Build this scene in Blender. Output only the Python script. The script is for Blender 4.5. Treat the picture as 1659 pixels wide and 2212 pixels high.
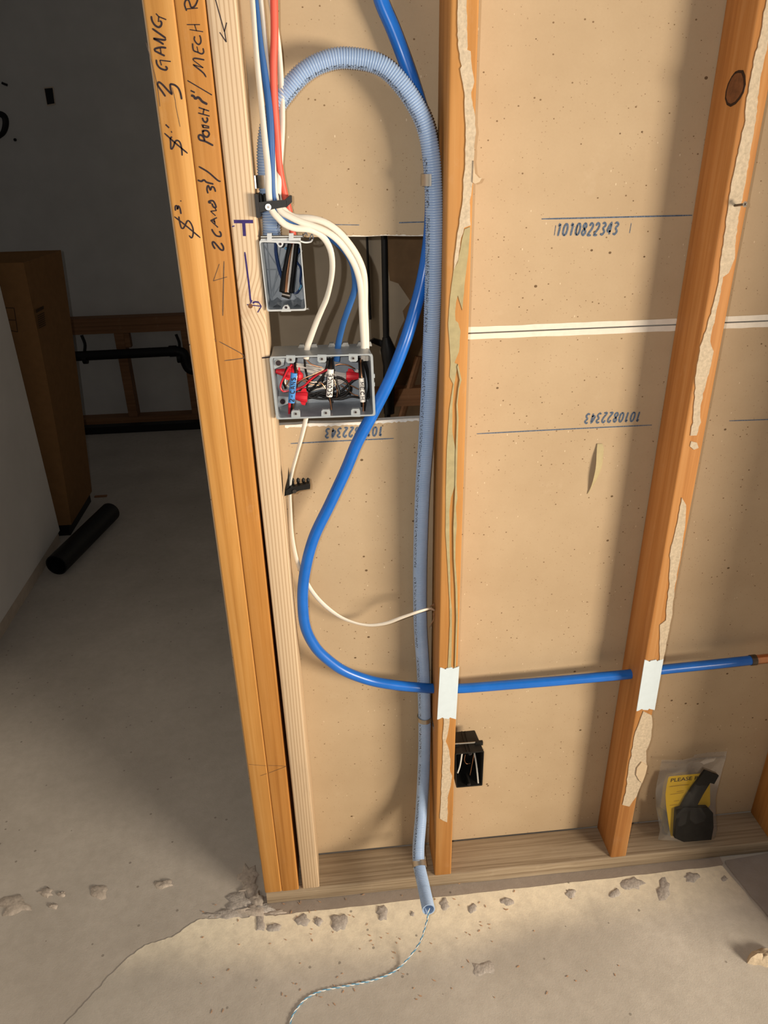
import bpy, bmesh, math, random
from mathutils import Vector, Matrix
random.seed(7)
for o in list(bpy.data.objects): bpy.data.objects.remove(o)
scn = bpy.context.scene
COL = scn.collection
W, H = 1659.0, 2212.0

# ------------------------------------------------------------------ camera
FPX = 1576.39
ROT = (1.112, 0.0189, -0.0998)
CAM = Vector((0.186, -1.1184, 1.5318))
_e = Matrix.Rotation(ROT[2], 3, 'Z') @ Matrix.Rotation(ROT[1], 3, 'Y') @ Matrix.Rotation(ROT[0], 3, 'X')
cd = bpy.data.cameras.new('camera'); cam = bpy.data.objects.new('camera', cd); COL.objects.link(cam)
cam.location = CAM; cam.rotation_euler = _e.to_euler()
cd.sensor_fit = 'VERTICAL'; cd.sensor_height = 36.0; cd.lens = 36.0 * FPX / H
cd.clip_start = 0.02; cd.clip_end = 60
scn.camera = cam

# ------------------------------------------------------------------ world and lights
wd = bpy.data.worlds.new('world'); scn.world = wd; wd.use_nodes = True
bg = wd.node_tree.nodes['Background']; bg.inputs[0].default_value = (1.0, 0.92, 0.84, 1); bg.inputs[1].default_value = 0.045
def light(name, kind, loc, energy, color, target=None, **kw):
    l = bpy.data.lights.new(name, kind); l.energy = energy; l.color = color
    for k, v in kw.items(): setattr(l, k, v)
    o = bpy.data.objects.new(name, l); COL.objects.link(o); o.location = loc
    if target is not None:
        o.rotation_euler = (Vector(target) - Vector(loc)).to_track_quat('-Z', 'Y').to_euler()
    return o
# LED work light standing to the right of the frame; the phone's own flash beside the lens
light('work_light', 'AREA', (2.50, -2.00, 1.12), 122.0, (1.0, 0.855, 0.665), (0.35, 0.05, 1.0), shape='RECTANGLE', size=1.10, size_y=0.62)
light('phone_flash', 'POINT', CAM + _e @ Vector((-0.05, 0.018, 0.0)), 22.0, (1.0, 0.95, 0.89), shadow_soft_size=0.004)

vs = scn.view_settings
scn.display_settings.display_device = 'sRGB'
vs.view_transform = 'Standard'; vs.look = 'None'; vs.gamma = 1.0; vs.use_curve_mapping = False; vs.exposure = 0.0

# ------------------------------------------------------------------ pixel helpers (a pixel gives a direction, the plane gives the distance)
def ray(px, py): return _e @ Vector(((px - W/2)/FPX, -(py - H/2)/FPX, -1.0))
def PY(px, py, y=0.0): d = ray(px, py); return CAM + d*((y - CAM.y)/d.y)
def PZ(px, py, z=0.0): d = ray(px, py); return CAM + d*((z - CAM.z)/d.z)
def PX(px, py, x): d = ray(px, py); return CAM + d*((x - CAM.x)/d.x)
def PP(px, py, p0, n): d = ray(px, py); return CAM + d*((Vector(p0) - CAM).dot(n)/d.dot(n))
def crop(x0, y0, s): return lambda pts: [(x0 + a*s, y0 + b*s) for a, b in pts]
cA = crop(280, 0, .24111); cB = crop(440, 480, .13564); cC = crop(570, 720, .15672); cD = crop(540, 400, .15672)
cE = crop(480, 1560, .18077); cF = crop(900, 0, .12056); cG = crop(800, 250, .24855); cH = crop(880, 780, .30717)
cI = crop(1459, 0, .12056); cJ = crop(1000, 400, .39722); cK = crop(1250, 1350, .24863); cL = crop(850, 1400, .22607)
cM = crop(1400, 1600, .12056); cN = crop(580, 860, .25316); cO = crop(960, 1540, .08136); cQ = crop(1240, 940, .06329)

# ------------------------------------------------------------------ materials
MATS = {}
def nn(nt, t, **kw):
    n = nt.nodes.new(t)
    for k, v in kw.items():
        if k in n.inputs.keys() if isinstance(k, str) else False: n.inputs[k].default_value = v
        else: setattr(n, k, v)
    return n
def base(name, rough=.7, spec=.3, metal=0.0):
    m = bpy.data.materials.new(name); m.use_nodes = True; nt = m.node_tree
    b = nt.nodes['Principled BSDF']; b.inputs['Roughness'].default_value = rough
    b.inputs['Specular IOR Level'].default_value = spec; b.inputs['Metallic'].default_value = metal
    MATS[name] = m
    return m, nt, b
def coords(nt, scale=(1, 1, 1), kind='Object', loc=(0, 0, 0)):
    tc = nt.nodes.new('ShaderNodeTexCoord'); mp = nt.nodes.new('ShaderNodeMapping')
    mp.inputs['Scale'].default_value = scale; mp.inputs['Location'].default_value = loc
    nt.links.new(tc.outputs[kind], mp.inputs['Vector']); return mp.outputs['Vector']
def noise(nt, vec, scale, detail=4, rough=.6, dist=0.0):
    n = nt.nodes.new('ShaderNodeTexNoise'); n.inputs['Scale'].default_value = scale; n.inputs['Detail'].default_value = detail
    n.inputs['Roughness'].default_value = rough; n.inputs['Distortion'].default_value = dist
    nt.links.new(vec, n.inputs['Vector']); return n.outputs['Fac']
def ramp(nt, fac, stops, interp='LINEAR'):
    r = nt.nodes.new('ShaderNodeValToRGB'); r.color_ramp.interpolation = interp
    while len(r.color_ramp.elements) < len(stops): r.color_ramp.elements.new(.5)
    for e, (p, c) in zip(r.color_ramp.elements, stops):
        e.position = p; e.color = (*c, 1) if len(c) == 3 else c
    nt.links.new(fac, r.inputs['Fac']); return r.outputs['Color']
def mixc(nt, fac, a, b, mode='MIX'):
    m = nt.nodes.new('ShaderNodeMix'); m.data_type = 'RGBA'; m.blend_type = mode
    for sock, v in ((m.inputs['Factor'], fac), (m.inputs['A'] if False else m.inputs[6], a), (m.inputs[7], b)):
        if hasattr(v, 'is_output'): nt.links.new(v, sock)
        elif isinstance(v, (int, float)): sock.default_value = v
        else: sock.default_value = (*v, 1)
    return m.outputs[2]
def math_(nt, op, a, b=0.0):
    m = nt.nodes.new('ShaderNodeMath'); m.operation = op
    for i, v in enumerate((a, b)):
        if hasattr(v, 'is_output'): nt.links.new(v, m.inputs[i])
        else: m.inputs[i].default_value = v
    return m.outputs[0]
def bump(nt, b, height, strength=.3, dist=.002):
    n = nt.nodes.new('ShaderNodeBump'); n.inputs['Strength'].default_value = strength; n.inputs['Distance'].default_value = dist
    nt.links.new(height, n.inputs['Height']); nt.links.new(n.outputs[0], b.inputs['Normal'])
def col(nt, b, c): nt.links.new(c, b.inputs['Base Color'])

def plain(name, c, rough=.6, spec=.3, metal=0.0, var=.12, sc=60, bm=0.0):
    m, nt, b = base(name, rough, spec, metal)
    v = coords(nt); n = noise(nt, v, sc)
    lo = tuple(x*(1-var) for x in c); hi = tuple(min(1, x*(1+var)) for x in c)
    col(nt, b, ramp(nt, n, [(.3, lo), (.7, hi)]))
    if bm: bump(nt, b, n, bm, .001)
    return m
def wood(name, c1, c2, c3, along='Z', fine=1.0, seed=0.0, dust=.12, dustc=(.72, .58, .42)):
    m, nt, b = base(name, .62, .25)
    s = {'Z': (1, 1, .02), 'X': (.02, 1, 1), 'Y': (1, .02, 1)}[along]
    v = coords(nt, s, loc=(seed, seed*.7, seed*1.3))
    n1 = noise(nt, v, 55*fine, 5, .62, .6); n2 = noise(nt, v, 420*fine, 3, .6)
    s2 = {'Z': (1, 1, .18), 'X': (.18, 1, 1), 'Y': (1, .18, 1)}[along]
    v2 = coords(nt, s2, loc=(seed, seed, 0)); n3 = noise(nt, v2, 9, 4, .6)
    c = ramp(nt, n1, [(.33, c1), (.5, c2), (.68, c3)])
    c = mixc(nt, math_(nt, 'MULTIPLY', n2, .35), c, c1)
    big = ramp(nt, n3, [(.35, (.86, .84, .80)), (.65, (1.06, 1.05, 1.04))]); c = mixc(nt, 1.0, c, big, 'MULTIPLY')
    v4 = coords(nt, (1, 1, .5), loc=(seed*2, 1, 3)); n4 = noise(nt, v4, 24, 6, .75)
    c = mixc(nt, math_(nt, 'MULTIPLY', ramp(nt, n4, [(.58, (0, 0, 0)), (.78, (1, 1, 1))]), dust), c, dustc)
    col(nt, b, c); bump(nt, b, n2, .15, .0008)
    return m
wood('fir_a', (.46, .215, .052), (.60, .305, .085), (.68, .375, .125), seed=1.0)
wood('fir_b', (.42, .180, .040), (.54, .250, .062), (.62, .310, .092), seed=4.0, fine=1.3)
wood('fir_c', (.44, .200, .056), (.56, .275, .085), (.64, .345, .125), seed=9.0)
wood('fir_d', (.40, .170, .050), (.52, .240, .075), (.62, .330, .130), seed=14.0)
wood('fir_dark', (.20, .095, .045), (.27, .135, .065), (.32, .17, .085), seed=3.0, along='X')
wood('plate_wood', (.22, .165, .110), (.34, .270, .190), (.43, .355, .260), along='X', seed=5.0, dust=.22, fine=3.0, dustc=(.50, .43, .34))
wood('splinter', (.32, .17, .09), (.42, .24, .14), (.50, .30, .18), seed=2.0)
# pale spruce: straight dark growth lines bending round a knot
def spruce():
    m, nt, b = base('spruce', .6, .25)
    tc = nt.nodes.new('ShaderNodeTexCoord'); sx = nt.nodes.new('ShaderNodeSeparateXYZ'); nt.links.new(tc.outputs['Object'], sx.inputs[0])
    X, Y, Z = sx.outputs
    dz = math_(nt, 'SUBTRACT', Z, 1.296)
    # growth lines are pushed sideways near the knot
    g = math_(nt, 'POWER', 2.718, math_(nt, 'MULTIPLY', math_(nt, 'MULTIPLY', dz, dz), -900.0))
    lo = noise(nt, coords(nt, (1, 1, .06)), 14, 3, .5)
    xx = math_(nt, 'ADD', X, math_(nt, 'ADD', math_(nt, 'MULTIPLY', g, .016), math_(nt, 'MULTIPLY', lo, .010)))
    xx = math_(nt, 'ADD', xx, math_(nt, 'MULTIPLY', Y, .8))
    band = math_(nt, 'FRACT', math_(nt, 'MULTIPLY', xx, 165.0))
    c = ramp(nt, band, [(0.0, (.40, .265, .155)), (.12, (.66, .50, .335)), (.62, (.72, .56, .385)), (.90, (.52, .36, .22)), (1.0, (.40, .265, .155))])
    n = noise(nt, coords(nt, (1, 1, .05)), 120, 4, .6)
    c = mixc(nt, math_(nt, 'MULTIPLY', n, .35), c, (.66, .50, .33))
    st = noise(nt, coords(nt, (1, 1, .25), loc=(3, 1, 2)), 16, 4, .65)
    c = mixc(nt, math_(nt, 'MULTIPLY', ramp(nt, st, [(.60, (0, 0, 0)), (.74, (1, 1, 1))]), .35), c, (.40, .30, .22))
    kn = math_(nt, 'MULTIPLY', g, 1.0)
    kk = ramp(nt, math_(nt, 'MULTIPLY', kn, noise(nt, coords(nt, (1, 1, 1)), 40, 3)), [(.40, (0, 0, 0)), (.62, (1, 1, 1))])
    c = mixc(nt, math_(nt, 'MULTIPLY', kk, .6), c, (.50, .30, .17))
    col(nt, b, c); bump(nt, b, n, .12, .0008)
spruce()
# kraft back paper of the gypsum board: tan, fine fibres, dark flecks
def kraft():
    m, nt, b = base('kraft_paper', .75, .2)
    v = coords(nt)
    n = noise(nt, v, 6, 5, .6); f = noise(nt, v, 260, 3, .7)
    c = ramp(nt, n, [(.3, (.465, .348, .222)), (.7, (.535, .412, .272))])
    c = mixc(nt, math_(nt, 'MULTIPLY', f, .30), c, (.40, .29, .18))
    for sc, lo, hi, k, dc in ((34, .075, .085, .96, (.13, .08, .04)), (90, .10, .125, .9, (.18, .11, .055)), (190, .13, .16, .55, (.24, .15, .08))):
        vo = nt.nodes.new('ShaderNodeTexVoronoi'); vo.inputs['Scale'].default_value = sc
        ds = nt.nodes.new('ShaderNodeVectorMath'); ds.operation = 'ADD'
        nt.links.new(coords(nt, (1, 1, 1.25)), vo.inputs['Vector'])
        sepc = nt.nodes.new('ShaderNodeSeparateColor'); nt.links.new(vo.outputs['Color'], sepc.inputs[0])
        keep = math_(nt, 'GREATER_THAN', sepc.outputs[0], {34: .66, 90: .62, 190: .60}[sc])
        sz = math_(nt, 'MULTIPLY', sepc.outputs[1], .6)
        r_ = math_(nt, 'MULTIPLY', math_(nt, 'ADD', sz, .5), hi)
        spot = math_(nt, 'LESS_THAN', vo.outputs['Distance'], r_)
        c = mixc(nt, math_(nt, 'MULTIPLY', math_(nt, 'MULTIPLY', spot, keep), k), c, dc)
    v2 = nt.nodes.new('ShaderNodeTexVoronoi'); v2.inputs['Scale'].default_value = 120
    nt.links.new(coords(nt, (1, 1, .45), loc=(.3, .2, .1)), v2.inputs['Vector'])
    sc2 = nt.nodes.new('ShaderNodeSeparateColor'); nt.links.new(v2.outputs['Color'], sc2.inputs[0])
    w = math_(nt, 'MULTIPLY', math_(nt, 'LESS_THAN', v2.outputs['Distance'], .10), math_(nt, 'GREATER_THAN', sc2.outputs[2], .86))
    c = mixc(nt, math_(nt, 'MULTIPLY', w, .6), c, (.78, .66, .48))
    sm = noise(nt, coords(nt, (1, 1, 1), loc=(5, 5, 5)), 9, 6, .7)
    c = mixc(nt, math_(nt, 'MULTIPLY', ramp(nt, sm, [(.62, (0, 0, 0)), (.80, (1, 1, 1))]), .22), c, (.70, .58, .44))
    col(nt, b, c); bump(nt, b, f, .12, .0006)
kraft()
plain('gypsum', (.78, .76, .72), .9, .1, var=.08, sc=200, bm=.3)
plain('edge_paper', (.80, .75, .66), .8, .15, var=.05, sc=80)
def concrete(name, c1, c2, c3, sp=(.25, .22, .19), rough=.85, fade=None):
    m, nt, b = base(name, rough, .2)
    v = coords(nt); n = noise(nt, v, 3.2, 6, .62); n2 = noise(nt, v, 40, 5, .7); n3 = noise(nt, v, 300, 3, .7)
    c = ramp(nt, n, [(.30, c1), (.52, c2), (.72, c3)])
    if fade:                                   # the coat is cream by the wall and turns grey further out
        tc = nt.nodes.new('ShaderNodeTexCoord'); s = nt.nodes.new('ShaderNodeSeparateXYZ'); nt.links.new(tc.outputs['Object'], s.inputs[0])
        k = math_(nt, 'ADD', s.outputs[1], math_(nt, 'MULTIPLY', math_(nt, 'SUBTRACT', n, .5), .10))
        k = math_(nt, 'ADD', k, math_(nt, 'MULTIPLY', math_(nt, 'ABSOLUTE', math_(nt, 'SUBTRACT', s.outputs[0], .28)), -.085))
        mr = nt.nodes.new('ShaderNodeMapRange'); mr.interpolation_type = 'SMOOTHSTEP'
        mr.inputs[1].default_value = fade[0]; mr.inputs[2].default_value = fade[1]; nt.links.new(k, mr.inputs[0])
        c = mixc(nt, mr.outputs[0], c, fade[2])
    c = mixc(nt, math_(nt, 'MULTIPLY', ramp(nt, n2, [(.38, (0, 0, 0)), (.68, (1, 1, 1))]), .30), c, sp)
    c = mixc(nt, math_(nt, 'MULTIPLY', ramp(nt, n3, [(.66, (0, 0, 0)), (.74, (1, 1, 1))]), .35), c, sp)
    vo = nt.nodes.new('ShaderNodeTexVoronoi'); vo.inputs['Scale'].default_value = 30; nt.links.new(coords(nt), vo.inputs['Vector'])
    s2 = nt.nodes.new('ShaderNodeSeparateColor'); nt.links.new(vo.outputs['Color'], s2.inputs[0])
    sp_ = math_(nt, 'MULTIPLY', math_(nt, 'LESS_THAN', vo.outputs['Distance'], .09), math_(nt, 'GREATER_THAN', s2.outputs[0], .55))
    c = mixc(nt, math_(nt, 'MULTIPLY', sp_, .7), c, tuple(k*.6 for k in sp))
    col(nt, b, c); bump(nt, b, mixc(nt, .5, n2, n3), .35, .0025)
concrete('slab', (.40, .365, .325), (.47, .432, .388), (.53, .488, .44), sp=(.33, .29, .25))
concrete('coating', (.40, .372, .332), (.48, .446, .400), (.56, .522, .47), sp=(.34, .305, .265), fade=(-.20, -.065, (.92, .84, .67)))
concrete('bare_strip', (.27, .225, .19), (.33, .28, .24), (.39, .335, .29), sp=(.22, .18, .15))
concrete('rough_concrete', (.17, .15, .14), (.26, .23, .215), (.36, .33, .31))
plain('mortar', (.42, .385, .355), .95, .1, var=.28, sc=220, bm=.8)
plain('mortar_pale', (.44, .385, .335), .95, .1, var=.22, sc=160, bm=.8)
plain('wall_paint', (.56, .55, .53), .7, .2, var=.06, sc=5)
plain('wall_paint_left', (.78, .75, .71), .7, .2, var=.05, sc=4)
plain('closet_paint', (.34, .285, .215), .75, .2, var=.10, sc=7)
plain('cream_strip', (.55, .46, .37), .8, .2, var=.1, sc=30)
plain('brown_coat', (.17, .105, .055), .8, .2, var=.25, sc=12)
plain('cardboard', (.22, .115, .045), .8, .15, var=.08, sc=30)
plain('cardboard_ink', (.06, .035, .02), .8, .1)
plain('abs_black', (.008, .008, .009), .5, .25, var=.2, sc=30)
plain('black_plastic', (.012, .011, .010), .5, .3, var=.3, sc=90, bm=.15)
plain('grey_pvc', (.36, .40, .43), .38, .5, var=.06, sc=120)
plain('light_pvc', (.50, .525, .54), .35, .5, var=.06, sc=120)
plain('box_inside', (.30, .335, .375), .33, .55, var=.1, sc=60)
plain('dusty_pvc', (.30, .30, .29), .7, .3, var=.3, sc=160)
plain('pex_blue', (.010, .145, .60), .30, .5, var=.10, sc=25)
plain('nm_white', (.82, .76, .66), .45, .4, var=.04, sc=30)
plain('nm_blue', (.022, .11, .34), .4, .4, var=.1, sc=30)
plain('red_jacket', (.78, .115, .075), .45, .4, var=.05, sc=30)
plain('wire_red', (.62, .015, .03), .35, .5, var=.1)
plain('wire_black', (.008, .007, .007), .42, .25, var=.2)
plain('wire_white', (.70, .66, .60), .35, .5, var=.06)
plain('wire_navy', (.015, .04, .13), .4, .4, var=.2)
plain('copper', (.72, .36, .20), .28, .5, metal=1.0, var=.12)
plain('nut_red', (.66, .02, .035), .4, .4, var=.1)
plain('steel', (.50, .48, .44), .42, .5, metal=1.0, var=.12)
plain('dark_steel', (.16, .14, .12), .4, .5, metal=1.0, var=.2)
plain('nail_plate', (.66, .77, .85), .5, .4, var=.03)
plain('tape_blue', (.07, .27, .66), .6, .3, var=.06)
plain('tape_white', (.84, .82, .78), .6, .3, var=.04)
plain('ink', (.028, .018, .022), .6, .2, var=.3, sc=200)
plain('ink_violet', (.035, .020, .13), .55, .2, var=.3, sc=200)
plain('pencil', (.10, .07, .055), .7, .2, var=.3, sc=200)
plain('stamp_blue', (.10, .135, .20), .8, .1, var=.55, sc=420)
plain('joint_compound', (.55, .455, .335), .9, .1, var=.16, sc=180, bm=.5)
plain('glue_olive', (.40, .34, .19), .8, .2, var=.12, sc=60, bm=.2)
plain('paper_tan', (.60, .47, .32), .85, .1, var=.08, sc=60)
plain('torn_olive', (.47, .40, .235), .85, .1, var=.08, sc=60)
plain('yellow_card', (.72, .46, .015), .6, .3, var=.05, sc=20)
plain('card_ink', (.03, .022, .01), .7, .2)
plain('card_ink_pale', (.42, .25, .02), .7, .2)
plain('string_blue', (.12, .34, .55), .5, .3, var=.1)
plain('string_white', (.78, .80, .80), .5, .3, var=.05)
plain('flake', (.50, .30, .18), .9, .1, var=.3, sc=150)
plain('knot_wood', (.17, .07, .028), .6, .3, var=.3, sc=90)
plain('knot_ring', (.025, .010, .006), .5, .3, var=.3)
def conduit_mat():
    m, nt, b = base('conduit_blue', .36, .5)
    v = coords(nt); n = noise(nt, v, 20, 3)
    c = ramp(nt, n, [(.3, (.345, .475, .690)), (.7, (.400, .535, .760))])
    uv = nt.nodes.new('ShaderNodeTexCoord'); s = nt.nodes.new('ShaderNodeSeparateXYZ'); nt.links.new(uv.outputs['UV'], s.inputs[0])
    u, w = s.outputs[0], s.outputs[1]           # u metres along, w 0..1 round
    mp = nt.nodes.new('ShaderNodeCombineXYZ'); nt.links.new(math_(nt, 'MULTIPLY', u, 330.0), mp.inputs[0]); nt.links.new(math_(nt, 'MULTIPLY', w, 38.0), mp.inputs[1])
    tn = noise(nt, mp.outputs[0], 1.0, 2, .6)
    band = math_(nt, 'LESS_THAN', math_(nt, 'ABSOLUTE', math_(nt, 'SUBTRACT', w, .5)), .036)
    gap = nt.nodes.new('ShaderNodeCombineXYZ'); nt.links.new(math_(nt, 'MULTIPLY', u, 14.0), gap.inputs[0])
    gn = noise(nt, gap.outputs[0], 1.0, 1)
    on = math_(nt, 'MULTIPLY', math_(nt, 'GREATER_THAN', tn, .53), math_(nt, 'MULTIPLY', band, math_(nt, 'GREATER_THAN', gn, .42)))
    c = mixc(nt, math_(nt, 'MULTIPLY', on, .92), c, (.03, .035, .05))
    col(nt, b, c)
conduit_mat()
def bag_mat():
    m, nt, b = base('clear_plastic', .12, .5)
    out = nt.nodes['Material Output']
    tr = nt.nodes.new('ShaderNodeBsdfTransparent'); tr.inputs[0].default_value = (.93, .93, .93, 1)
    gl = nt.nodes.new('ShaderNodeBsdfGlossy'); gl.inputs['Roughness'].default_value = .10
    df = nt.nodes.new('ShaderNodeBsdfDiffuse'); df.inputs[0].default_value = (.8, .8, .8, 1)
    fr = nt.nodes.new('ShaderNodeFresnel'); fr.inputs[0].default_value = 1.45
    m1 = nt.nodes.new('ShaderNodeMixShader'); m1.inputs[0].default_value = .022; nt.links.new(tr.outputs[0], m1.inputs[1]); nt.links.new(df.outputs[0], m1.inputs[2])
    m2 = nt.nodes.new('ShaderNodeMixShader'); nt.links.new(math_(nt, 'MULTIPLY', fr.outputs[0], .5), m2.inputs[0]); nt.links.new(m1.outputs[0], m2.inputs[1]); nt.links.new(gl.outputs[0], m2.inputs[2])
    nt.links.new(m2.outputs[0], out.inputs['Surface'])
bag_mat()

# ------------------------------------------------------------------ mesh helpers
class MB:
    """collects vertices (world metres) and faces of one mesh"""
    def __init__(s): s.v = []; s.f = []; s.m = []; s.uv = None
    def add(s, verts, faces, mi=0):
        o = len(s.v); s.v += [Vector(p) for p in verts]; s.f += [tuple(i+o for i in f) for f in faces]; s.m += [mi]*len(faces); return s
    def box(s, a, b, mi=0, bev=0.0):
        x0, y0, z0 = a; x1, y1, z1 = b
        if bev <= 0:
            vs_ = [(x, y, z) for z in (z0, z1) for y in (y0, y1) for x in (x0, x1)]
            return s.add(vs_, [(0, 2, 3, 1), (4, 5, 7, 6), (0, 1, 5, 4), (2, 6, 7, 3), (0, 4, 6, 2), (1, 3, 7, 5)], mi)
        # rounded along z
        pr = []
        for cx, cy, a0 in ((x1-bev, y1-bev, 0), (x0+bev, y1-bev, 90), (x0+bev, y0+bev, 180), (x1-bev, y0+bev, 270)):
            for k in range(4): t = math.radians(a0+30*k); pr.append((cx+bev*math.cos(t), cy+bev*math.sin(t)))
        n = len(pr); e = bev*.4
        sh = lambda p, q: (p[0] + (e if p[0] < (x0+x1)/2 else -e)*q, p[1] + (e if p[1] < (y0+y1)/2 else -e)*q)
        rings = [[(*sh(p, 1), z0) for p in pr], [(*p, z0+e) for p in pr], [(*p, z1-e) for p in pr], [(*sh(p, 1), z1) for p in pr]]
        vs_ = [q for r in rings for q in r]
        fs = [(r*n+i, r*n+(i+1) % n, (r+1)*n+(i+1) % n, (r+1)*n+i) for r in range(3) for i in range(n)]
        fs += [tuple(reversed(range(n))), tuple(range(3*n, 4*n))]
        return s.add(vs_, fs, mi)
    def prism(s, poly, d, mi=0, mside=None):
        """poly: list of 3-D points, extruded by vector d"""
        n = len(poly); d = Vector(d); A = [Vector(p) for p in poly]; B = [p+d for p in A]
        nrm = Vector((0, 0, 0))
        for i in range(n): nrm += A[i].cross(A[(i+1) % n])
        if nrm.dot(d) > 0: A.reverse(); B.reverse()
        s.add(A+B, [tuple(range(n)), tuple(reversed(range(n, 2*n)))], mi)
        o = len(s.v)-2*n
        for i in range(n):
            j = (i+1) % n; s.f.append((o+j, o+i, o+n+i, o+n+j)); s.m.append(mi if mside is None else mside)
        return s
    def disc(s, c, nrm, r, h, n=20, mi=0, r2=None):
        c = Vector(c); nrm = Vector(nrm).normalized(); a = nrm.orthogonal().normalized(); b = nrm.cross(a); r2 = r if r2 is None else r2
        A = [c + (a*math.cos(t)+b*math.sin(t))*r for t in [2*math.pi*i/n for i in range(n)]]
        B = [c + nrm*h + (a*math.cos(t)+b*math.sin(t))*r2 for t in [2*math.pi*i/n for i in range(n)]]
        return s.add(A+B, [tuple(reversed(range(n))), tuple(range(n, 2*n))] + [(i, (i+1) % n, n+(i+1) % n, n+i) for i in range(n)], mi)
    def tube(s, pts, r, n=12, cap=True, mi=0, rr=None, up=None, twist=None, inner=None, uv=False):
        """r: radius or (half width, half thickness); rr: per-point scale"""
        pts = [Vector(p) for p in pts]; N = len(pts)
        T = [(pts[min(i+1, N-1)]-pts[max(i-1, 0)]).normalized() for i in range(N)]
        u = (Vector(up) if up else T[0].orthogonal()); u = (u - T[0]*u.dot(T[0])).normalized()
        rx, ry = (r, r) if not isinstance(r, tuple) else r
        o = len(s.v); L = 0.0; uvs = []
        for i in range(N):
            if up: u = (Vector(up) - T[i]*Vector(up).dot(T[i])).normalized()
            else: u = (u - T[i]*u.dot(T[i])).normalized()
            w = T[i].cross(u)
            if i: L += (pts[i]-pts[i-1]).length
            k = 1.0 if rr is None else rr[i]; tw = 0.0 if twist is None else twist[i]
            for j in range(n):
                a = 2*math.pi*j/n; x, y = math.cos(a)*rx*k, math.sin(a)*ry*k
                x, y = x*math.cos(tw)-y*math.sin(tw), x*math.sin(tw)+y*math.cos(tw)
                s.v.append(pts[i] + u*x + w*y); uvs.append((L, j/n))
        for i in range(N-1):
            for j in range(n):
                s.f.append((o+i*n+j, o+i*n+(j+1) % n, o+(i+1)*n+(j+1) % n, o+(i+1)*n+j)); s.m.append(mi)
        if cap:
            s.f.append(tuple(reversed(range(o, o+n)))); s.m.append(mi); s.f.append(tuple(range(o+(N-1)*n, o+N*n))); s.m.append(mi)
        if uv: s.uv = (o, uvs, n)
        return s
    def build(s, name, mats, parent=None, smooth=False, origin=None, sharp=None):
        if isinstance(mats, str): mats = [mats]
        lo = Vector([min(p[k] for p in s.v) for k in range(3)]); hi = Vector([max(p[k] for p in s.v) for k in range(3)])
        og = Vector(origin) if origin is not None else Vector(((lo.x+hi.x)/2, (lo.y+hi.y)/2, lo.z))
        me = bpy.data.meshes.new(name); me.from_pydata([p-og for p in s.v], [], s.f); me.validate(clean_customdata=False)
        for m in mats: me.materials.append(MATS[m])
        for p, mi in zip(me.polygons, s.m): p.material_index = mi
        if smooth:
            for p in me.polygons: p.use_smooth = True
            me.set_sharp_from_angle(angle=math.radians(sharp or 40))
        if s.uv:
            o, uvs, n = s.uv; lay = me.uv_layers.new(name='UVMap')
            for p in me.polygons:
                ids = [me.loops[l].vertex_index - o for l in p.loop_indices]
                js = [i % n for i in ids if 0 <= i < len(uvs)]
                wrap = js and max(js) == n-1 and min(js) == 0
                for l, i in zip(p.loop_indices, ids):
                    if 0 <= i < len(uvs):
                        a, b_ = uvs[i]; lay.data[l].uv = (a, 1.0 if (wrap and b_ == 0) else b_)
        ob = bpy.data.objects.new(name, me); COL.objects.link(ob)
        put(ob, og, parent)
        return ob
WPOS = {}
def put(ob, og, parent):
    WPOS[ob.name] = Vector(og)
    ob.location = Vector(og)
    if parent is not None:
        ob.parent = parent; ob.location = Vector(og) - WPOS[parent.name]
def tag(o, label, cat, group=None, kind=None):
    if label: o['label'] = label
    if cat: o['category'] = cat
    if group: o['group'] = group
    if kind: o['kind'] = kind
    return o
def thing(name, loc, label, cat, group=None):
    o = bpy.data.objects.new(name, None); COL.objects.link(o); o.empty_display_size = .02; put(o, loc, None)
    return tag(o, label, cat, group)
def structure(o): o['kind'] = 'structure'; return o
def spline(pts, n):
    """Catmull-Rom through pts, n samples evenly spaced along the length"""
    P_ = [Vector(p) for p in pts]; P_ = [P_[0]*2-P_[1]] + P_ + [P_[-1]*2-P_[-2]]
    out = []
    for i in range(1, len(P_)-2):
        a, b, c, d = P_[i-1:i+3]
        for k in range(24):
            t = k/24; out.append(.5*((2*b) + (c-a)*t + (2*a-5*b+4*c-d)*t*t + (3*b-a-3*c+d)*t**3))
    out.append(P_[-2])
    D = [0.0]
    for i in range(1, len(out)): D.append(D[-1] + (out[i]-out[i-1]).length)
    res = []; j = 0
    for k in range(n):
        s_ = D[-1]*k/(n-1)
        while j < len(D)-2 and D[j+1] < s_: j += 1
        t = (s_-D[j])/max(1e-9, D[j+1]-D[j]); res.append(out[j].lerp(out[j+1], min(1, max(0, t))))
    return res
def length(pts): return sum((Vector(pts[i+1])-Vector(pts[i])).length for i in range(len(pts)-1))
def ribbon(mb, pts, w, nrm, mi=0, lift=.0004):
    """a flat ink stroke along 3-D points on a surface with normal nrm"""
    pts = [Vector(p) for p in pts]; nrm = Vector(nrm).normalized(); N = len(pts)
    if N > 2: pts = spline(pts, max(6, N*4)); N = len(pts)
    L, R_ = [], []
    for i in range(N):
        t = (pts[min(i+1, N-1)]-pts[max(i-1, 0)])
        if t.length < 1e-9: t = Vector((0, 0, 1))
        s_ = nrm.cross(t.normalized()); k = .62 if i in (0, N-1) else 1.0
        L.append(pts[i]+s_*w/2*k+nrm*lift); R_.append(pts[i]-s_*w/2*k+nrm*lift)
    o = len(mb.v); mb.v += L+R_
    for i in range(N-1): mb.f.append((o+i, o+i+1, o+N+i+1, o+N+i)); mb.m.append(mi)
FRONT = Vector((0, -1, 0))
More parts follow.
